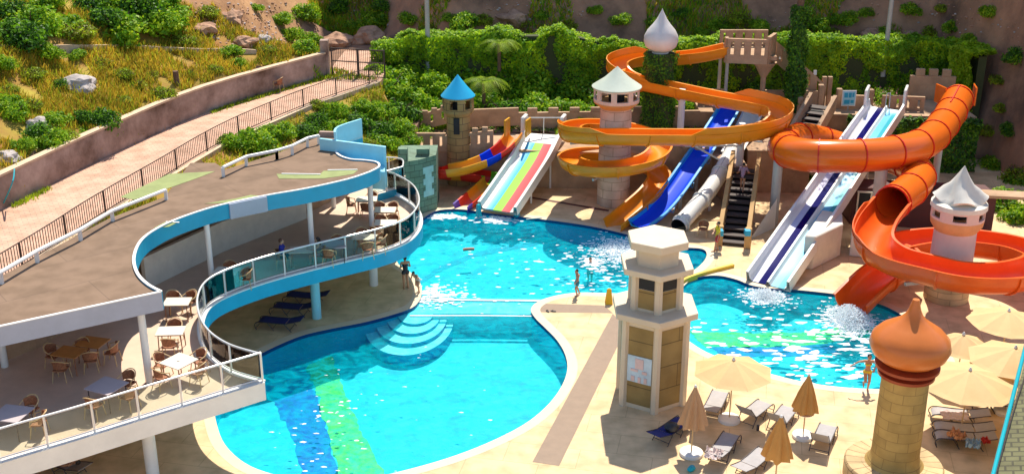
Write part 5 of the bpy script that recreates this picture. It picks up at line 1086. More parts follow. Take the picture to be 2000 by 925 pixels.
# forest above the frame on the ridge: casts shade on the dark slope
# ------------------------------------------------------------------ furniture
m_sling = mat('grey_sling', (.36, .34, .34), .7, .08, 4); m_frame = mat('dark_frame', (.055, .045, .05), .4, .1, 4); m_ratt = mat('brown_rattan', (.22, .07, .03), .6, .25, 14, col2=(.36, .14, .06)); m_ctan = mat('tan_cane', (.62, .42, .20), .5, .1, 5)
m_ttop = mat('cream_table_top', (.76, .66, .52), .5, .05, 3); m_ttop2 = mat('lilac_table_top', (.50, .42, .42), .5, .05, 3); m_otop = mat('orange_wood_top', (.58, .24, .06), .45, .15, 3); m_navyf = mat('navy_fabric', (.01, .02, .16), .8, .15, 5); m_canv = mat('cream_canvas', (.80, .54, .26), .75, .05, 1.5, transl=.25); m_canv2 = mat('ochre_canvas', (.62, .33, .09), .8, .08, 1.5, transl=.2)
m_towel = mat('pale_towel', (.62, .50, .47), .95, .15, 9, bump=.4, bscale=30); m_towelb = mat('blue_grey_towel', (.30, .42, .48), .95, .15, 9, bump=.4, bscale=30); m_basew = mat('white_base', (.78, .75, .70), .6, .05, 2)
def make_chair(name, m_back, m_leg, m_hoop):
    T = thing(name, (0, 0, -60), '', 'chair'); b = MB(); b.box((0, 0, .44), (.44, .42, .05)); b.build('seat', m_back, T, bevel=.015)
    b = MB(); n = 12; vs = []
    for i in range(n+1):
        a = R(200+140*i/n); 
        for rr_, z in ((.235, .50), (.255, .50), (.285, .84), (.265, .84)): vs.append(Vector((rr_*math.cos(a), rr_*math.sin(a)*.95+.02, z-.08*abs(i-n/2)/(n/2)*(1 if z > .6 else 0))))
    b.add(vs, [(i*4+j, i*4+(j+1) % 4, (i+1)*4+(j+1) % 4, (i+1)*4+j) for i in range(n) for j in range(4)]+[(0, 1, 2, 3), (n*4+3, n*4+2, n*4+1, n*4)]); b.build('backrest', m_back, T)
    b = MB(); pts = [Vector((-.27, .2, .44)), Vector((-.29, .16, .64)), Vector((-.29, 0, .68))]+[Vector((.29*math.cos(R(200+140*i/10)), .29*math.sin(R(200+140*i/10)), .72+.14*math.sin(math.pi*i/10))) for i in range(11)]+[Vector((.29, 0, .68)), Vector((.29, .16, .64)), Vector((.27, .2, .44))]; b.tube(pts, .02, 6); b.build('arm_hoop', m_hoop, T, smooth=True)
    for x in (-1, 1):
        for y in (-1, 1): b = MB(); b.tube([(x*.2, y*.18, .44), (x*.25, y*.24, 0)], .017, 6); b.build('leg', m_leg, T)
    return T
ch_a = make_chair('cane_chair', m_ratt, m_ctan, m_ctan)
def make_table(name, m_top, m_leg, w, d):
    T = thing(name, (0, 0, -60), '', 'table'); b = MB(); b.box((0, 0, .735), (w, d, .035)); b.build('table_top', m_top, T, bevel=.008)
    for x in (-1, 1):
        for y in (-1, 1): b = MB(); b.tube([(x*(w/2-.1), y*(d/2-.1), .72), (x*(w/2-.08), y*(d/2-.08), 0)], .02, 6); b.build('leg', m_leg, T)
    b = MB(); b.box((0, 0, .69), (w-.16, d-.16, .05)); b.build('apron', m_leg, T); return T
TB = {'w': make_table('white_table', m_ttop, m_ratt, 1.0, .75), 's': make_table('square_table', m_ttop, m_ratt, .95, .95), 'l': make_table('lilac_table', m_ttop2, m_frame, 1.05, 1.0), 'o': make_table('wooden_table', m_otop, m_ratt, 1.0, .8)}
TL = [  # px, py, kind, rot, label, chairs [(dx, dy)] in table frame
 (346,588,'w',2,'cream table beside the terrace column, nearest the roof corner',[(-.3,.62),(.32,.62)]),
 (333,645,'w',4,'cream table with one chair in front and one behind, beside the curved railing',[(0,.62),(.05,-.62)]),
 (349,704,'s',-32,'square cream table with an ashtray in the sunlit terrace corner',[(.75,.15),(.15,.78),(-.75,-.1),(-.1,-.75)]),
 (208,752,'l',-25,'lilac table half in shade behind the front railing',[(.78,.15),(.15,-.8),(.1,.85)]),
 (135,686,'o',-15,'orange wooden table, left one of the joined pair in the shade',[(-.75,.1),(.1,-.7),(.0,.68)]),
 (180,667,'o',-15,'orange wooden table, right one of the joined pair in the shade',[(.35,-.7),(.75,.0)]),
 (22,806,'l',-12,'lilac table cut off by the left edge of the photo',[(.85,.1),(.1,.8)]),
 (716,388,'w',3,'cream table farthest along the terrace, by the stair landing',[(-.75,.05),(0,-.65),(.2,.6)]),
 (752,409,'w',0,'cream table second from the far end of the terrace',[(-.28,.6),(.28,.6),(-.28,-.6),(.28,-.6)]),
 (753,434,'w',0,'cream table third from the far end of the terrace',[(-.28,.6),(.28,.6),(-.38,-.6),(.28,-.6)]),
 (712,462,'w',-10,'cream table at the shadow edge just behind the curved railing',[(-.3,.6),(.3,-.6),(.7,.1)]),
 (442,528,'w',-8,'cream table beside the second terrace column behind the blue tinted railing',[(.8,.05),(-.1,.6)]),
 (588,487,'w',5,'cream table where the man in blue and the long haired woman sit',[(-.85,-.1),(.75,.1)]),
 (652,476,'l',5,'lilac table in the shade right of the seated woman',[(.1,.62),(-.2,-.62)])]
for px, py, k, rot, lab, chs in TL:
    c = G(px, py, TZ+.75); place(TB[k], USED, (c.x, c.y, TZ), R(rot), lab, 'cafe tables on the terrace'); Mr = Matrix.Rotation(R(rot), 3, 'Z')
    for j, (dx, dy) in enumerate(chs):
        q = Mr @ Vector((dx, dy, 0)); side = {0: 'right', 1: 'far', 2: 'left', 3: 'near'}[int(((math.degrees(math.atan2(q.y, q.x))+45) % 360)//90)]
        extra = '' if sum(1 for e in chs if (Mr @ Vector((*e, 0))).dot(q) > .8*q.length*Vector((*e, 0)).length) < 2 else (' left one' if q.x < 0 else ' right one')
        short = {0:'table by the roof corner',1:'table with two facing chairs',2:'ashtray table',3:'lilac table behind the front railing',4:'left wooden table',5:'right wooden table',6:'table at the left photo edge',7:'farthest terrace table',8:'second farthest table',9:'third farthest table',10:'table at the shadow edge',11:'table beside the second column',12:'table of the seated couple',13:'shaded table right of the seated woman'}[[t[4] for t in TL].index(lab)]
        place(ch_a, USED, (c.x+q.x, c.y+q.y, TZ), math.atan2(-q.y, -q.x)-math.pi/2+random.uniform(-.2, .2), f"brown cane chair on the {side} side of the {short}"+extra, 'cane chairs on the terrace')
q = G(349, 703, TZ+.755); b = MB(); b.lathe([(.0, 0), (.055, 0), (.06, .03), (.045, .03), (.04, .01), (0, .01)], 16); o = b.build('ashtray', m_white, smooth=True); o.location = q; tag(o, 'small round white ashtray on the square terrace table', 'ashtray')
q = G(545, 178, 5); place(ch_a, USED, (q.x, q.y, 5), R(70), 'single chair standing on the driveway by the retaining wall')
q = G(1372, 462, 0); place(ch_a, USED, (q.x, q.y, 0), R(160), 'brown chair on the pool deck between white tube slide and stairs')

def make_lounger(name, back, m_s):
    T = thing(name, (0, 0, -60), '', 'sun lounger'); h = .36; ba = R(back); hx, hz = -.35, h; hl = .72; end = Vector((0, hx-hl*math.cos(ba), h+hl*math.sin(ba)))
    b = MB()
    def strip(pts, w): vs = [Vector((s*w/2, p[1], p[2]+o_)) for p in pts for s, o_ in ((-1, 0), (1, 0), (1, -.02), (-1, -.02))]; n = len(pts); return b.add(vs, [(i*4+j, i*4+(j+1) % 4, (i+1)*4+(j+1) % 4, (i+1)*4+j) for i in range(n-1) for j in range(4)]+[(0, 1, 2, 3), ((n-1)*4+3, (n-1)*4+2, (n-1)*4+1, (n-1)*4)])
    strip([(0, -.33, h), (0, .2, h-.015), (0, .75, h+.01), (0, .92, h-.02), (0, 1.0, h-.10)], .60); b.build('sling_seat', m_s, T, smooth=True)
    b = MB(); strip([(0, -.37, h+.005), (0, (end.y-.37)/2, (end.z+h)/2-.015), end], .60); b.build('backrest', m_s, T, smooth=True)
    for s in (-1, 1):
        b = MB(); b.tube(spline([Vector((s*.32, -.42, h)), Vector((s*.32, .3, h)), Vector((s*.32, .85, h+.01)), Vector((s*.32, 1.02, h-.06)), Vector((s*.33, 1.06, h-.2)), Vector((s*.33, .98, 0))], 4), .02, 6); b.build('side_rail', m_frame, T, smooth=True)
        b = MB(); b.tube([Vector((s*.32, -.36, h)), Vector((s*.32, end.y, end.z))], .018, 6); b.build('back_rail', m_frame, T)
        b = MB(); b.tube([Vector((s*.33, -.3, h)), Vector((s*.34, -.62, 0))], .018, 6); b.build('leg', m_frame, T)
        b = MB(); b.tube([Vector((s*.33, .45, h)), Vector((s*.33, .2, 0))], .018, 6); b.build('leg', m_frame, T)
    pass
    for y_ in (-.55, .25, 1.0): b = MB(); b.tube([(-.33, y_, .09), (.33, y_, .09)], .014, 5); b.build('crossbar', m_frame, T)
    return T
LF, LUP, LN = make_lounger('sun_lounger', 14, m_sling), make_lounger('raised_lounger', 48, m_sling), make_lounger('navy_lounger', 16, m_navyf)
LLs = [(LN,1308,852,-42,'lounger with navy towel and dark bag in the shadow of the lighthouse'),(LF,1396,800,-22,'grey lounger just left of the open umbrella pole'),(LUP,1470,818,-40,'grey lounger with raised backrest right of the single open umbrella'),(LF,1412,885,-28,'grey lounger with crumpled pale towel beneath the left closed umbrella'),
 (LF,1470,915,-40,'empty grey lounger at the bottom edge between two closed umbrellas'),(LUP,1525,830,-32,'grey lounger mostly hidden behind the nearest closed umbrella'),(LUP,1606,868,-26,'grey lounger with raised dark backrest, left of the orange onion tower'),
 (LF,1872,822,78,'lounger under the nearest cream umbrella on the right, farther one'),(LF,1882,868,80,'lounger with towels in front of the right umbrella pole'),(LF,1880,850,80,'lounger just behind the one with towels on the right'),(LF,1950,800,82,'lounger partly hidden by the turquoise gutter pipe'),
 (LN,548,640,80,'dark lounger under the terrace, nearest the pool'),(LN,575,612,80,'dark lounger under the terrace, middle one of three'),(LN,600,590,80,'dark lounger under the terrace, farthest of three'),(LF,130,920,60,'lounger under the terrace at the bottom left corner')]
for pr_, px, py, rz, lab in LLs: c = G(px, py); place(pr_, USED, (c.x, c.y, 0), R(rz), lab, 'sun loungers around the pools')
def cloth(name, px, py, z, w, d, m, label, cat, seed=0, amp=.08, rz=0):
    r = random.Random(seed); n = 14; vs = [Vector((w*(i/n-.5)*(1+.15*r.random()), d*(j/n-.5)*(1+.15*r.random()), amp*abs(noise.noise(Vector((i*.45, j*.45, seed))))*2+.02)) for j in range(n+1) for i in range(n+1)]
    b = MB(); b.add(vs+[v-Vector((0, 0, .018)) for v in vs], [(j*(n+1)+i, j*(n+1)+i+1, (j+1)*(n+1)+i+1, (j+1)*(n+1)+i) for j in range(n) for i in range(n)]+[tuple((n+1)**2+q for q in (j*(n+1)+i, (j+1)*(n+1)+i, (j+1)*(n+1)+i+1, j*(n+1)+i+1)) for j in range(n) for i in range(n)])
    o = b.build(name, m, smooth=True); c = G(px, py, z); o.location = c; o.rotation_euler = (0, 0, rz); tag(o, label, cat); return o
cloth('towel', 1393, 888, .42, .55, .6, m_towel, 'crumpled pale striped towel on the lounger below the left closed umbrella', 'towel', 1, .14, R(-20))
cloth('towel', 1865, 812, .40, .6, .9, m_towel, 'pale towel spread on the lounger under the right umbrella', 'towel', 2, .05, R(80))
cloth('towel', 1868, 852, .44, .45, .5, mat('orange_towel', (.60, .28, .12), .95, .15, 8), 'bunched orange tan towel on the right loungers', 'towel', 3, .2, R(40))
cloth('towel', 1900, 868, .44, .5, .45, m_towelb, 'blue grey towel beside the orange tan one on the right loungers', 'towel', 4, .14, R(70))
cloth('towel', 1925, 862, .44, .25, .3, m_rd2, 'small red cloth at the right end of the towels', 'cloth', 5, .12)
b = MB(); b.lathe([(.0, 0), (.22, 0), (.26, .12), (.2, .24), (.08, .3), (0, .3)], 16, wob=lambda a, z: 1+.15*math.sin(2*a+z*9)); o = b.build('beach_bag', m_blackrub, smooth=True); o.location = G(1312, 838, .38); tag(o, 'dark rounded beach bag on the navy lounger', 'bag')
b = MB(); b.lathe([(.0, 0), (.1, 0), (.15, .08), (.1, .17), (0, .18)], 12, wob=lambda a, z: 1+.3*math.sin(2*a)); o = b.build('snorkel_bag', m_teal, smooth=True); o.location = G(1350, 918); tag(o, 'crumpled teal bag on the ground below the left closed umbrella', 'bag')
b = MB(); b.box((0, 0, .12), (.1, .07, .24)); o = b.build('drink_bottle', m_frame, bevel=.01); o.location = G(1480, 840); tag(o, 'small dark bottle standing beside the raised lounger', 'bottle')

def canopy_open(rad, h, sag=.42, n=8, m=m_canv):
    b = MB(); rings = 8; vs = [Vector((0, 0, h))]
    for k in range(1, rings+1):
        t = k/rings
        for i in range(n*6):
            a = 2*math.pi*i/(n*6); f = abs(((i/6) % 1)-.5)*2; rr_ = rad*t*(.915+.085*f**2); z = h-sag*t**1.15-(.07*(1-f)*t*(1 if t < 1 else .6)); vs.append(Vector((rr_*math.cos(a), rr_*math.sin(a), z)))
    N = n*6; fs = [(0, 1+i, 1+(i+1) % N) for i in range(N)]+[(1+(k-1)*N+i, 1+k*N+i, 1+k*N+(i+1) % N, 1+(k-1)*N+(i+1) % N) for k in range(1, rings) for i in range(N)]
    b.add(vs, fs); return b
def open_umbrella(px, py, rad, label, h=2.55, rz=0, base=True):
    c = G(px, py); T = thing('open_umbrella', c, label, 'umbrella', 'open cream umbrellas', rz); canopy_open(rad, h, .50).build('canopy', m_canv, T, smooth=False)
    b = MB(); b.lathe([(.02, h-.02), (.07, h), (.05, h+.06), (.02, h+.12)], 10); b.build('finial', m_basew, T)
    b = MB(); b.tube([(0, 0, .05), (0, 0, h)], .026, 8); b.build('pole', m_ctan, T)
    for k in range(8): a = 2*math.pi*k/8; b = MB(); b.tube([(0, 0, h-.06), (rad*.97*math.cos(a), rad*.97*math.sin(a), h-.53)], .012, 4); b.build('rib', m_ctan, T)
    b = MB(); b.lathe([(.42, 0), (.42, .11), (.36, .15), (.05, .15)], 28); b.build('base', m_basew, T, smooth=True)
open_umbrella(1424, 820, 1.5, 'single open cream umbrella right of the lighthouse', rz=.2)
open_umbrella(1876, 842, 1.85, 'open cream umbrella nearest the orange onion tower on the right', 2.55, .3)
open_umbrella(1962, 805, 1.7, 'open cream umbrella partly hidden behind the nearest right hand umbrella', 2.75, .1)
open_umbrella(1953, 712, 1.6, 'open cream umbrella standing in the shade below the red slide loop', 2.45, .5)
open_umbrella(1868, 745, 1.2, 'small open cream umbrella behind the other right hand umbrellas', 2.1, .7)
def closed_umbrella(px, py, label, s=1.0, m=m_canv2, rz=0, lean=0):
    c = G(px, py); T = thing('closed_umbrella', c, label, 'umbrella', 'closed umbrellas', rz); T.scale = (s, s, s); b = MB(); n = 72
    prof = [(.04, 2.72), (.10, 2.55), (.20, 2.25), (.30, 1.9), (.40, 1.5), (.47, 1.22)]; vs = []
    for k, (r_, z) in enumerate(prof):
        for i in range(n): a = 2*math.pi*i/n; f = 1+.26*math.cos(8*a+math.sin(z*2)*.6)*min(1, k/2.5)*(.7+.3*math.sin(3*a)); vs.append(Vector((r_*f*math.cos(a), r_*f*math.sin(a), z+(.06*math.cos(8*a+1)*math.sin(a*3) if k == 5 else 0))))
    b.add(vs, [(k*n+i, k*n+(i+1) % n, (k+1)*n+(i+1) % n, (k+1)*n+i) for k in range(5) for i in range(n)]+[tuple(range(n))]); b.build('folded_canopy', m, T, smooth=True)
    b = MB(); b.lathe([(.03, 2.70), (.06, 2.73), (.03, 2.80)], 8); b.build('finial', m_basew, T)
    b = MB(); b.tube([(0, 0, .05), (0, 0, 2.72)], .026, 8); b.build('pole', m_ctan, T); b = MB(); b.lathe([(.42, 0), (.42, .11), (.36, .15), (.05, .15)], 28); b.build('base', m_basew, T, smooth=True)
m_canv3 = mat('dusty_canvas', (.56, .34, .18), .8, .08, 1.5, transl=.2)
closed_umbrella(1350, 886, 'closed dusty brown umbrella next to the lighthouse', 1.0, m_canv3); closed_umbrella(1568, 852, 'closed ochre umbrella with a small tray on its pole', .93, m_canv2, .3); closed_umbrella(1513, 950, 'closed ochre umbrella nearest the camera at the bottom edge', 1.0, m_canv2, .6)
c = G(1568, 852); b = MB(); b.lathe([(.03, .98), (.30, .98), (.33, 1.02), (.31, 1.02), (.28, 1.0), (.03, 1.0)], 24, (0, 0, 0)); o = b.build('pole_tray', m_basew, smooth=True); o.location = c; tag(o, 'round white tray fixed to the pole of the ochre closed umbrella', 'tray')
# yellow A sign
T = thing('floor_sign', G(1189, 592), 'yellow folding floor sign at the corner of the tan deck strip', 'sign'); m_sy = mat('yellow_plastic', (.80, .45, .01), .4, .05, 3)
for s in (-1, 1): b = MB(); b.add([(-.17, s*.16, 0), (.17, s*.16, 0), (.10, s*.02, .72), (-.10, s*.02, .72), (-.17, s*.14, 0), (.17, s*.14, 0), (.10, 0, .72), (-.10, 0, .72)], [(0, 1, 2, 3), (7, 6, 5, 4), (0, 4, 5, 1), (1, 5, 6, 2), (2, 6, 7, 3), (3, 7, 4, 0)]); b.build('panel', m_sy, T)
b = MB(); b.box((0, 0, .72), (.12, .06, .05)); b.build('hinge', m_sy, T)
c = G(1075, 608)
for s, lb in ((-1, 'left'), (1, 'right')):
    b = MB(); b.prism([(.05*math.cos(a), .13*math.sin(a)) for a in [k*.6 for k in range(10)]], 0, .03); b.tube([(-.05, .02, .03), (0, .03, .07), (.05, .02, .03)], .01, 5); o = b.build('sandal', m_blackrub); o.location = c+Vector((s*.13, 0, .01)); o.rotation_euler = (0, 0, s*.4+.9); tag(o, f'small dark sandal lying on the deck behind the pool corner, {lb} one of the pair', 'sandal')
# float, hose, bowls
b = MB(); b.tube(spline([Vector((-.28, -.04, 0)), Vector((0, 0, .03)), Vector((.28, .08, 0))], 5), .075, 10); o = b.build('pool_float', mat('brown_float', (.42, .16, .10), .5), smooth=True); o.location = G(915, 487, WZ+.03); tag(o, 'small brownish pink tube float drifting in the upper pool', 'float')
b = MB(); b.tube([(-.4, 0, .03), (0, .12, .03), (.45, .2, .03)], .035, 8); o = b.build('foam_noodle', m_offw, smooth=True); o.location = G(1042, 429, 0); tag(o, 'short pale foam noodle lying on the pool edge right of the rainbow slide', 'noodle')
hp = [G(28, 330, 6.6), G(22, 350, 6.5)+Vector((.15, -.2, 0)), G(12, 385, 5.6), G(0, 405, 5.03), G(-30, 420, 5.03)]; b = MB(); b.tube(spline(hp, 6), .03, 6); tag(b.build('garden_hose', m_teal, smooth=True), 'teal garden hose hanging over the driveway wall at the left edge', 'hose')

# ------------------------------------------------------------------ foam and painted sun glints
def foam(name, px, py, rx, ry, n, label, rise=0.0, smin=.03, smax=.16, seed=0, drops=0, poly=None, strength=1):
    r = random.Random(seed); c = G(px, py, WZ); b = MB(); m_ = 0
    while m_ < n:
        x, y = r.gauss(0, .45)*rx, r.gauss(0, .45)*ry
        if poly and not inside(poly, c.x+x, c.y+y): 
            m_ += 1; continue
        s = r.uniform(smin, smax)*(1-.4*min(1, math.hypot(x/rx, y/ry))); k = r.randint(5, 8); a0 = r.random()*6; pts = [Vector((c.x+x+s*r.uniform(.4, 1.6)*1.9*math.cos(a0+6.283*i/k), c.y+y+s*r.uniform(.5, 1.3)*math.sin(a0+6.283*i/k), WZ+.006+.012*r.random())) for i in range(k)]
        top = Vector((c.x+x, c.y+y, WZ+.02+s*.25)); b.add(pts+[top], [(i, (i+1) % k, k) for i in range(k)]); m_ += 1
    for i in range(drops):
        u = r.random(); x, y = r.gauss(0, .3)*rx, r.gauss(0, .3)*ry; z = WZ+rise*(r.random()**1.5)*math.exp(-((x/rx)**2+(y/ry)**2)*3); s = r.uniform(.012, .05); q = Vector((c.x+x, c.y+y, z)); b.add([q+Vector(v)*s for v in ((1, 0, 0), (-1, 0, 0), (0, 1, 0), (0, -1, 0), (0, 0, 1), (0, 0, -1))], [(0, 2, 4), (2, 1, 4), (1, 3, 4), (3, 0, 4), (2, 0, 5), (1, 2, 5), (3, 1, 5), (0, 3, 5)])
    tag(b.build(name, m_foam_glint), label, 'foam', kind='stuff')
def inside(poly, x, y):
    c = False; n = len(poly); j = n-1
    for i in range(n):
        if (poly[i].y > y) != (poly[j].y > y) and x < (poly[j].x-poly[i].x)*(y-poly[i].y)/(poly[j].y-poly[i].y)+poly[i].x: c = not c
        j = i
    return c
foam('splash_foam', 1660, 628, 1.4, 2.0, 520, 'big white splash where the red chute enters the water', .8, .02, .12, 1, 2600, pB)
foam('splash_foam', 1495, 580, 1.3, 1.2, 240, 'white splash at the end of the twin racer slide', .4, .02, .11, 2, 1300, pB)
foam('splash_foam', 1205, 492, 2.0, 2.6, 330, 'white churned water below the orange and blue slide ends', .3, .02, .13, 3, 1000, pA)
foam('splash_foam', 972, 428, 1.3, .8, 150, 'thin foam line at the end of the rainbow slide', .15, .04, .14, 4, 60, pA)
foam('splash_foam', 872, 424, 1.2, .5, 110, 'white trickle foam at the end of the small coloured slide', .1, .04, .14, 5, 60, pA)
foam('splash_foam', 850, 575, 1.6, 1.5, 190, 'white foam streaming over the weir beside the two bathers', .08, .03, .13, 6, 60, pA)
foam('splash_foam', 1155, 512, .7, .8, 120, 'ripple foam round the swimmer head', .08, .03, .1, 7, 20, pA)
foam('foam_and_glint_flecks', 1180, 540, 5.0, 6.0, 170, 'scattered painted sun glints and foam flecks on the right half of the upper pool', 0, .02, .12, 8, 0, pA)  # white flecks stand in for sun glints, with some foam among them
foam('foam_and_glint_flecks', 950, 500, 7, 8, 60, 'sparse painted sun glints and foam flecks on the left half of the upper pool', 0, .015, .08, 9, 0, pA)
foam('foam_and_glint_flecks', 800, 760, 8, 6, 30, 'sparse painted sun glints and foam flecks on the lower pool', 0, .015, .06, 10, 0, pA)
foam('foam_and_glint_flecks', 1590, 690, 7, 5.5, 300, 'dense foam flecks over the splash pool', 0, .02, .2, 11, 0, pB)
foam('foam_and_glint_flecks', 640, 850, 2, 5, 60, 'curly painted glint and foam flecks over the green and blue floor bands', 0, .02, .08, 12, 0, pA)
# water sliding off the ends
# ------------------------------------------------------------------ people
def capsule(bm, a, b_, ra, rb, seg=10):
    a = Vector(a); b_ = Vector(b_); t = (b_-a); L = t.length
    Q = t.normalized().to_track_quat('Z', 'Y') if L > 1e-6 else Matrix.Identity(3).to_quaternion(); prof = []
    for i in range(5): th = -math.pi/2+math.pi/2*i/4; prof.append((ra*math.cos(th), ra*math.sin(th)))
    for i in range(5): th = math.pi/2*i/4; prof.append((rb*math.cos(th), L+rb*math.sin(th)))
    rings = []
    for r_, z in prof: rings.append([bm.verts.new(a+Q @ Vector((max(r_, 1e-5)*math.cos(2*math.pi*k/seg), max(r_, 1e-5)*math.sin(2*math.pi*k/seg), z))) for k in range(seg)])
    for i in range(len(rings)-1):
        for k in range(seg): bm.faces.new((rings[i][k], rings[i][(k+1) % seg], rings[i+1][(k+1) % seg], rings[i+1][k]))
    bm.faces.new(list(reversed(rings[0]))); bm.faces.new(rings[-1])
def ellip(bm, c, r, rot=None):
    M_ = Matrix.Translation(Vector(c)) @ (rot.to_4x4() if rot else Matrix.Identity(4)) @ Matrix.Diagonal((*r, 1)); bmesh.ops.create_uvsphere(bm, u_segments=14, v_segments=10, radius=1, matrix=M_)
def remeshed(name, fn, vox, m, parent):
    bm = bmesh.new(); fn(bm); me = bpy.data.meshes.new(name); bm.to_mesh(me); bm.free(); o = bpy.data.objects.new(name, me); COL.objects.link(o)
    md = o.modifiers.new('r', 'REMESH'); md.mode = 'VOXEL'; md.voxel_size = vox; sm = o.modifiers.new('s', 'SMOOTH'); sm.iterations = 2; sm.factor = .5
    dg = bpy.context.evaluated_depsgraph_get(); ev = o.evaluated_get(dg); nm = bpy.data.meshes.new_from_object(ev); o.modifiers.clear(); o.data = nm; bpy.data.meshes.remove(me); nm.name = name
    nm.materials.clear(); nm.materials.append(m); nm.polygons.foreach_set('use_smooth', [True]*len(nm.polygons)); o.parent = parent; return o
m_skin = mat('tanned_skin', (.50, .24, .13), .5, .06, 6); m_skin2 = mat('fair_skin', (.62, .35, .22), .5, .06, 6); m_hair = mat('dark_hair', (.025, .015, .012), .6, .2, 20); m_hair2 = mat('brown_hair', (.10, .045, .025), .6, .2, 20); m_eye = mat('eye_dark', (.02, .015, .015), .3)
BASE = dict(pel=(0, 0, .53), che=(0, .0, .73), nec=(0, -.005, .835), hed=(0, .012, .925), shl=(-.105, 0, .805), shr=(.105, 0, .805), ell=(-.135, -.01, .63), elr=(.135, -.01, .63), wrl=(-.145, .03, .485), wrr=(.145, .03, .485), hil=(-.052, 0, .515), hir=(.052, 0, .515), knl=(-.058, .01, .285), knr=(.058, .01, .285), anl=(-.06, -.01, .04), anr=(.06, -.01, .04), face=(0, 1, 0))
def person(label, loc, H, rz, pose, skin, clothes, hair='short', hm=None, fem=False):
    J = {k: Vector(v) for k, v in {**BASE, **pose}.items()}; T = thing('person', loc, label, 'person', rz=rz); S = H
    def g(k): return J[k]*S
    f = J['face'].normalized(); rt = f.cross(Vector((0, 0, 1))).normalized(); up = rt.cross(f); sp = (J['nec']-J['pel']).normalized()
    xa = (J['shr']-J['shl']).normalized(); ya = sp.cross(xa).normalized()
    TR_ = Matrix((xa, ya, sp)).transposed(); HR = Matrix((rt, f, up)).transposed(); k = .92 if fem else 1
    def body(bm):
        ellip(bm, g('pel')+TR_ @ Vector((0, 0, .015))*S, Vector((.088, .062, .07))*S, TR_); mid = (g('pel')+g('che'))/2; ellip(bm, mid, Vector((.070*k, .052, .10))*S, TR_); ellip(bm, g('che'), Vector((.092*k, .062, .085))*S, TR_)
        capsule(bm, g('shl'), g('shr'), .036*S, .036*S); capsule(bm, g('che'), g('nec'), .05*S, .03*S); capsule(bm, g('nec'), g('hed'), .029*S, .03*S)
        h = g('hed'); ellip(bm, h+HR @ Vector((0, 0, .004))*S, Vector((.046, .056, .064))*S, HR); ellip(bm, h+HR @ Vector((0, .02, -.03))*S, Vector((.032, .036, .034))*S, HR)
        capsule(bm, h+HR @ Vector((0, .054, .008))*S, h+HR @ Vector((0, .064, -.014))*S, .005*S, .009*S); capsule(bm, h+HR @ Vector((-.014, .052, -.034))*S, h+HR @ Vector((.014, .052, -.034))*S, .005*S, .005*S)
        for s in (-1, 1): ellip(bm, h+HR @ Vector((s*.047, -.002, -.002))*S, Vector((.007, .012, .017))*S, HR)
        for s, c in ((-1, 'l'), (1, 'r')):
            capsule(bm, g('sh'+c), g('el'+c), .031*S*k, .023*S*k); capsule(bm, g('el'+c), g('wr'+c), .023*S*k, .015*S*k)
            d = (g('wr'+c)-g('el'+c)).normalized(); sd_ = d.cross(Vector((0, 0, 1))); sd_ = sd_.normalized() if sd_.length > .2 else d.cross(Vector((0, 1, 0))).normalized(); pn = d.cross(sd_); w = g('wr'+c)
            for e in (-.010, 0, .010): capsule(bm, w, w+d*.045*S+sd_*e*1.3*S, .011*S, .0095*S)
            for q, (e, l_) in enumerate(((-.021, .036), (-.0075, .046), (.0065, .043), (.020, .034))): k0 = w+(d*.052+sd_*e)*S; k1 = k0+(d*.6*l_+sd_*e*.25+pn*.004)*S; capsule(bm, k0-d*.01*S, k1, .0062*S, .0056*S, 6); capsule(bm, k1, k1+(d*.35*l_+pn*.010)*S, .0056*S, .0048*S, 6)
            th0 = w+(d*.012-sd_*.014)*S; th1 = th0+(d*.022-sd_*.018)*S; capsule(bm, th0, th1, .008*S, .0065*S, 6); capsule(bm, th1, th1+(d*.02-sd_*.002)*S, .0065*S, .0055*S, 6)
            capsule(bm, g('hi'+c), g('kn'+c), .054*S, .035*S); mid2 = g('kn'+c).lerp(g('an'+c), .3); ff = Vector((0, 1, 0)); capsule(bm, g('kn'+c), mid2-ff*.006*S, .034*S, .033*S); capsule(bm, mid2-ff*.006*S, g('an'+c), .033*S, .020*S)
            a = g('an'+c); sh = (g('an'+c)-g('kn'+c)).normalized(); fw = Vector(pose.get('foot'+c, (0, 1, 0))).normalized(); capsule(bm, a-fw*.02*S-Vector((0, 0, .012))*S, a+fw*.055*S-Vector((0, 0, .018))*S, .022*S, .019*S); capsule(bm, a+fw*.055*S-Vector((0, 0, .018))*S, a+fw*.095*S-Vector((0, 0, .022))*S, .019*S, .014*S)
    remeshed('body', body, .0056*S, skin, T)
    h = g('hed')
    def hairf(bm):
        ellip(bm, h+HR @ Vector((0, -.012, .018))*S, Vector((.053, .058, .060))*S, HR)
        if hair in ('long', 'pony'):
            e = h+HR @ Vector((0, -.05, -.05))*S; capsule(bm, h+HR @ Vector((0, -.035, .02))*S, e, .045*S, .04*S if hair == 'long' else .022*S); 
            if hair == 'long': capsule(bm, e, e+Vector((0, -.005, -.10))*S, .045*S, .025*S); [capsule(bm, h+HR @ Vector((s*.035, -.01, .01))*S, h+HR @ Vector((s*.045, -.015, -.09))*S, .022*S, .014*S) for s in (-1, 1)]
            else: capsule(bm, e, e+Vector((0, -.03, -.06))*S, .02*S, .01*S)
    remeshed('hair', hairf, .008*S, hm or m_hair, T)
    for s in (-1, 1): bm = bmesh.new(); ellip(bm, h+HR @ Vector((s*.018, .052, .008))*S, Vector((.007, .004, .004))*S, HR); me = bpy.data.meshes.new('eye'); bm.to_mesh(me); bm.free(); me.materials.append(m_eye); o = bpy.data.objects.new('eye', me); COL.objects.link(o); o.parent = T
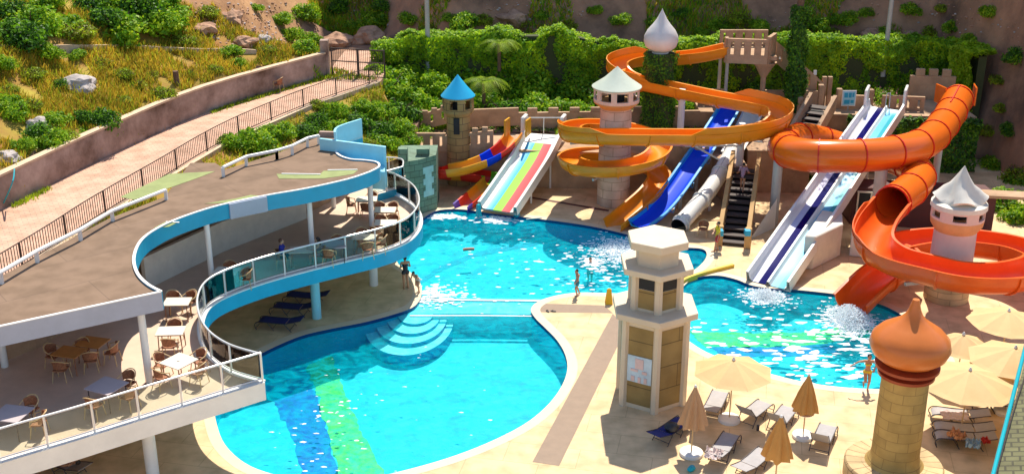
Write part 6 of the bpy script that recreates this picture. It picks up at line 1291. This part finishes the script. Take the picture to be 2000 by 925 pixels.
    for nm, m_, kind in clothes:
        def cf(bm, kind=kind):
            e = .007*S
            if kind in ('trunks', 'bikini_bottom', 'onepiece', 'shorts'):
                ellip(bm, g('pel')+TR_ @ Vector((0, 0, .008))*S, Vector((.090*S+e, .064*S+e, (.05 if kind == 'bikini_bottom' else .062)*S)), TR_); u = {'trunks': .35, 'shorts': .62, 'bikini_bottom': .05, 'onepiece': .08}[kind]
                for c in 'lr': a, b_ = g('hi'+c), g('kn'+c); capsule(bm, a, a.lerp(b_, u), .054*S+e, (.054-.014*u)*S+e+(.006*S if kind != 'bikini_bottom' else 0))
            if kind in ('onepiece', 'shirt'):
                mid = (g('pel')+g('che'))/2; ellip(bm, mid, Vector((.072*S+e, .054*S+e, .105*S)), TR_); ellip(bm, g('che')-TR_ @ Vector((0, 0, .005))*S, Vector((.092*S*k+e, .062*S+e, (.088 if kind == 'shirt' else .075)*S)), TR_)
            if kind == 'shirt':
                capsule(bm, g('shl'), g('shr'), .036*S+e, .036*S+e); capsule(bm, g('pel'), g('pel')+TR_ @ Vector((0, 0, .04))*S, .078*S, .075*S)
                for c in 'lr': capsule(bm, g('sh'+c), g('sh'+c).lerp(g('el'+c), .62), .033*S+e, .030*S+e)
            if kind == 'bikini_top': ellip(bm, g('che')+TR_ @ Vector((0, .004, .002))*S, Vector((.092*S*k+e, .064*S+e, .028*S)), TR_); [ellip(bm, g('che')+TR_ @ Vector((s*.038, .052, -.002))*S, Vector((.032, .026, .028))*S, TR_) for s in (-1, 1)]
        remeshed(nm, cf, .009*S, m_, T)
    return T
m_black = mat('black_swimwear', (.012, .012, .02), .5); m_yelf = mat('yellow_fabric', (.75, .52, .02), .6); m_redf = mat('red_fabric', (.50, .01, .03), .6); m_bluef = mat('blue_fabric', (.02, .03, .32), .7); m_whf = mat('white_fabric', (.7, .68, .66), .7); m_tealf = mat('teal_fabric', (.02, .25, .32), .6)
W0 = 0.0
person('woman in a black swimsuit standing at the pool edge with her back turned, arms folded', G(793, 563), 1.66, R(20), dict(wrl=(.02, .12, .66), elr=(.15, .03, .66), ell=(-.14, .02, .66), wrr=(-.02, .13, .70), knr=(.05, .0, .285)), m_skin, [('swimsuit', m_black, 'onepiece')], 'short', None, True)
person('child bending forward beside the standing woman, one foot lifted', G(816, 571), 1.38, R(150), dict(pel=(0, -.02, .50), che=(0, .11, .64), nec=(0, .17, .72), hed=(0, .23, .79), shl=(-.1, .15, .70), shr=(.1, .15, .70), ell=(-.12, .24, .60), elr=(.12, .2, .56), wrl=(-.07, .27, .72), wrr=(.08, .25, .44), hil=(-.052, -.02, .49), hir=(.052, -.02, .49), knl=(-.055, .05, .27), anl=(-.06, -.0, .04), knr=(.06, .0, .27), anr=(.06, -.17, .12), footr=(0, .5, -1), face=(0, 1, -.5)), m_skin, [('swimwear', m_whf, 'bikini_bottom')], 'short', None, True)
person('boy in dark swim shorts walking on the deck behind the lighthouse', G(1127, 577), 1.36, R(115), dict(knl=(-.05, .09, .30), anl=(-.05, .03, .045), knr=(.05, -.02, .29), anr=(.05, -.12, .06), hed=(0, .035, .92), elr=(.13, -.06, .63), wrr=(.12, .02, .50), ell=(-.13, .05, .64), wrl=(-.12, .13, .54)), m_skin, [('swim_shorts', m_tealf, 'trunks')], 'short')
person('lifeguard in yellow shirt and red shorts standing beside the slide stairs', G(1400, 490), 1.62, R(95), dict(wrr=(.02, .15, .62), elr=(.14, .06, .65), knl=(-.06, .06, .29), anl=(-.06, .10, .04), anr=(.06, -.05, .04)), m_skin, [('yellow_shirt', m_yelf, 'shirt'), ('red_shorts', m_redf, 'shorts')], 'short')
person('girl in a yellow bikini running towards the camera at the splash pool edge', G(1690, 762), 1.62, R(175), dict(knl=(-.055, .06, .29), anl=(-.055, -.02, .04), knr=(.055, .14, .32), anr=(.055, -.04, .20), footr=(0, .6, -.8), ell=(-.2, -.02, .72), wrl=(-.14, .05, .62), elr=(.24, .02, .79), wrr=(.37, .02, .70), hed=(0, .03, .925)), m_skin, [('bikini_top', m_yelf, 'bikini_top'), ('bikini_bottom', m_yelf, 'bikini_bottom')], 'pony', None, True)
u = .68; sa_, sb_ = G(1432, 480), Vector((13.0, 62.4, 2.25)); pp = sa_.lerp(sb_, u); pp.z = 2.25*u+.06
person('person with wet hair climbing the slide stairs seen from behind, leaning forward', pp, 1.6, R(-20), dict(che=(0, .07, .71), nec=(0, .11, .81), hed=(0, .15, .89), shl=(-.1, .1, .78), shr=(.1, .1, .78), ell=(-.16, .12, .63), elr=(.16, .14, .64), wrl=(-.2, .22, .56), wrr=(.2, .26, .58), knl=(-.055, .12, .34), anl=(-.055, .10, .10), anr=(.055, -.06, .02)), m_skin, [('top', mat('mauve_fabric', (.36, .20, .26), .7), 'shirt'), ('swim_bottom', m_black, 'bikini_bottom')], 'short', None, True)
SIT = dict(pel=(0, 0, .30), che=(0, .02, .50), nec=(0, .01, .605), hed=(0, .03, .695), shl=(-.105, .01, .575), shr=(.105, .01, .575), hil=(-.052, .01, .285), hir=(.052, .01, .285), knl=(-.065, .245, .285), knr=(.065, .245, .285), anl=(-.065, .24, .04), anr=(.065, .24, .04), ell=(-.14, .1, .45), elr=(.14, .1, .45), wrl=(-.09, .24, .47), wrr=(.1, .24, .47))
ct_ = G(588, 487, TZ+.75); Mr = Matrix.Rotation(R(5), 3, 'Z'); q1 = Mr @ Vector((-.85, -.1, 0)); q2 = Mr @ Vector((.75, .1, 0))
person('man in a blue shirt sitting at the terrace table, left of the woman', (ct_.x+q1.x, ct_.y+q1.y, TZ), 1.72, R(-85), SIT, m_skin2, [('blue_shirt', m_bluef, 'shirt'), ('trousers', m_black, 'shorts')], 'short', m_hair2)
person('long haired woman sitting at the terrace table facing the man in blue', (ct_.x+q2.x, ct_.y+q2.y, TZ), 1.64, R(95), SIT, m_skin2, [('top', mat('rose_fabric', (.42, .20, .20), .7), 'onepiece')], 'long', None, True)
person('swimmer with only head and shoulders above the water in the upper pool', G(1153, 512, WZ)-Vector((0, 0, 1.22)), 1.5, R(160), dict(ell=(-.2, .06, .72), elr=(.2, .06, .72), wrl=(-.2, .2, .76), wrr=(.2, .2, .76)), m_skin, [('swim_shorts', m_black, 'trunks')], 'short')
LIE = dict(pel=(0, 0, .07), che=(0, -.2, .09), nec=(0, -.30, .12), hed=(0, -.39, .15), shl=(-.105, -.27, .09), shr=(.105, -.27, .09), ell=(-.17, -.12, .06), elr=(.17, -.12, .06), wrl=(-.16, .03, .06), wrr=(.16, .03, .06), hil=(-.052, .01, .07), hir=(.052, .01, .07), knl=(-.06, .24, .16), knr=(.06, .24, .07), anl=(-.06, .46, .05), anr=(.06, .47, .05), footl=(0, .4, 1), footr=(0, .4, 1), face=(0, .3, 1))
c = G(130, 920); person('person in red swimwear lying on a lounger below the terrace at bottom left', (c.x, c.y, .36), 1.65, R(60), LIE, m_skin, [('red_swimsuit', m_redf, 'onepiece')], 'short', None, True)
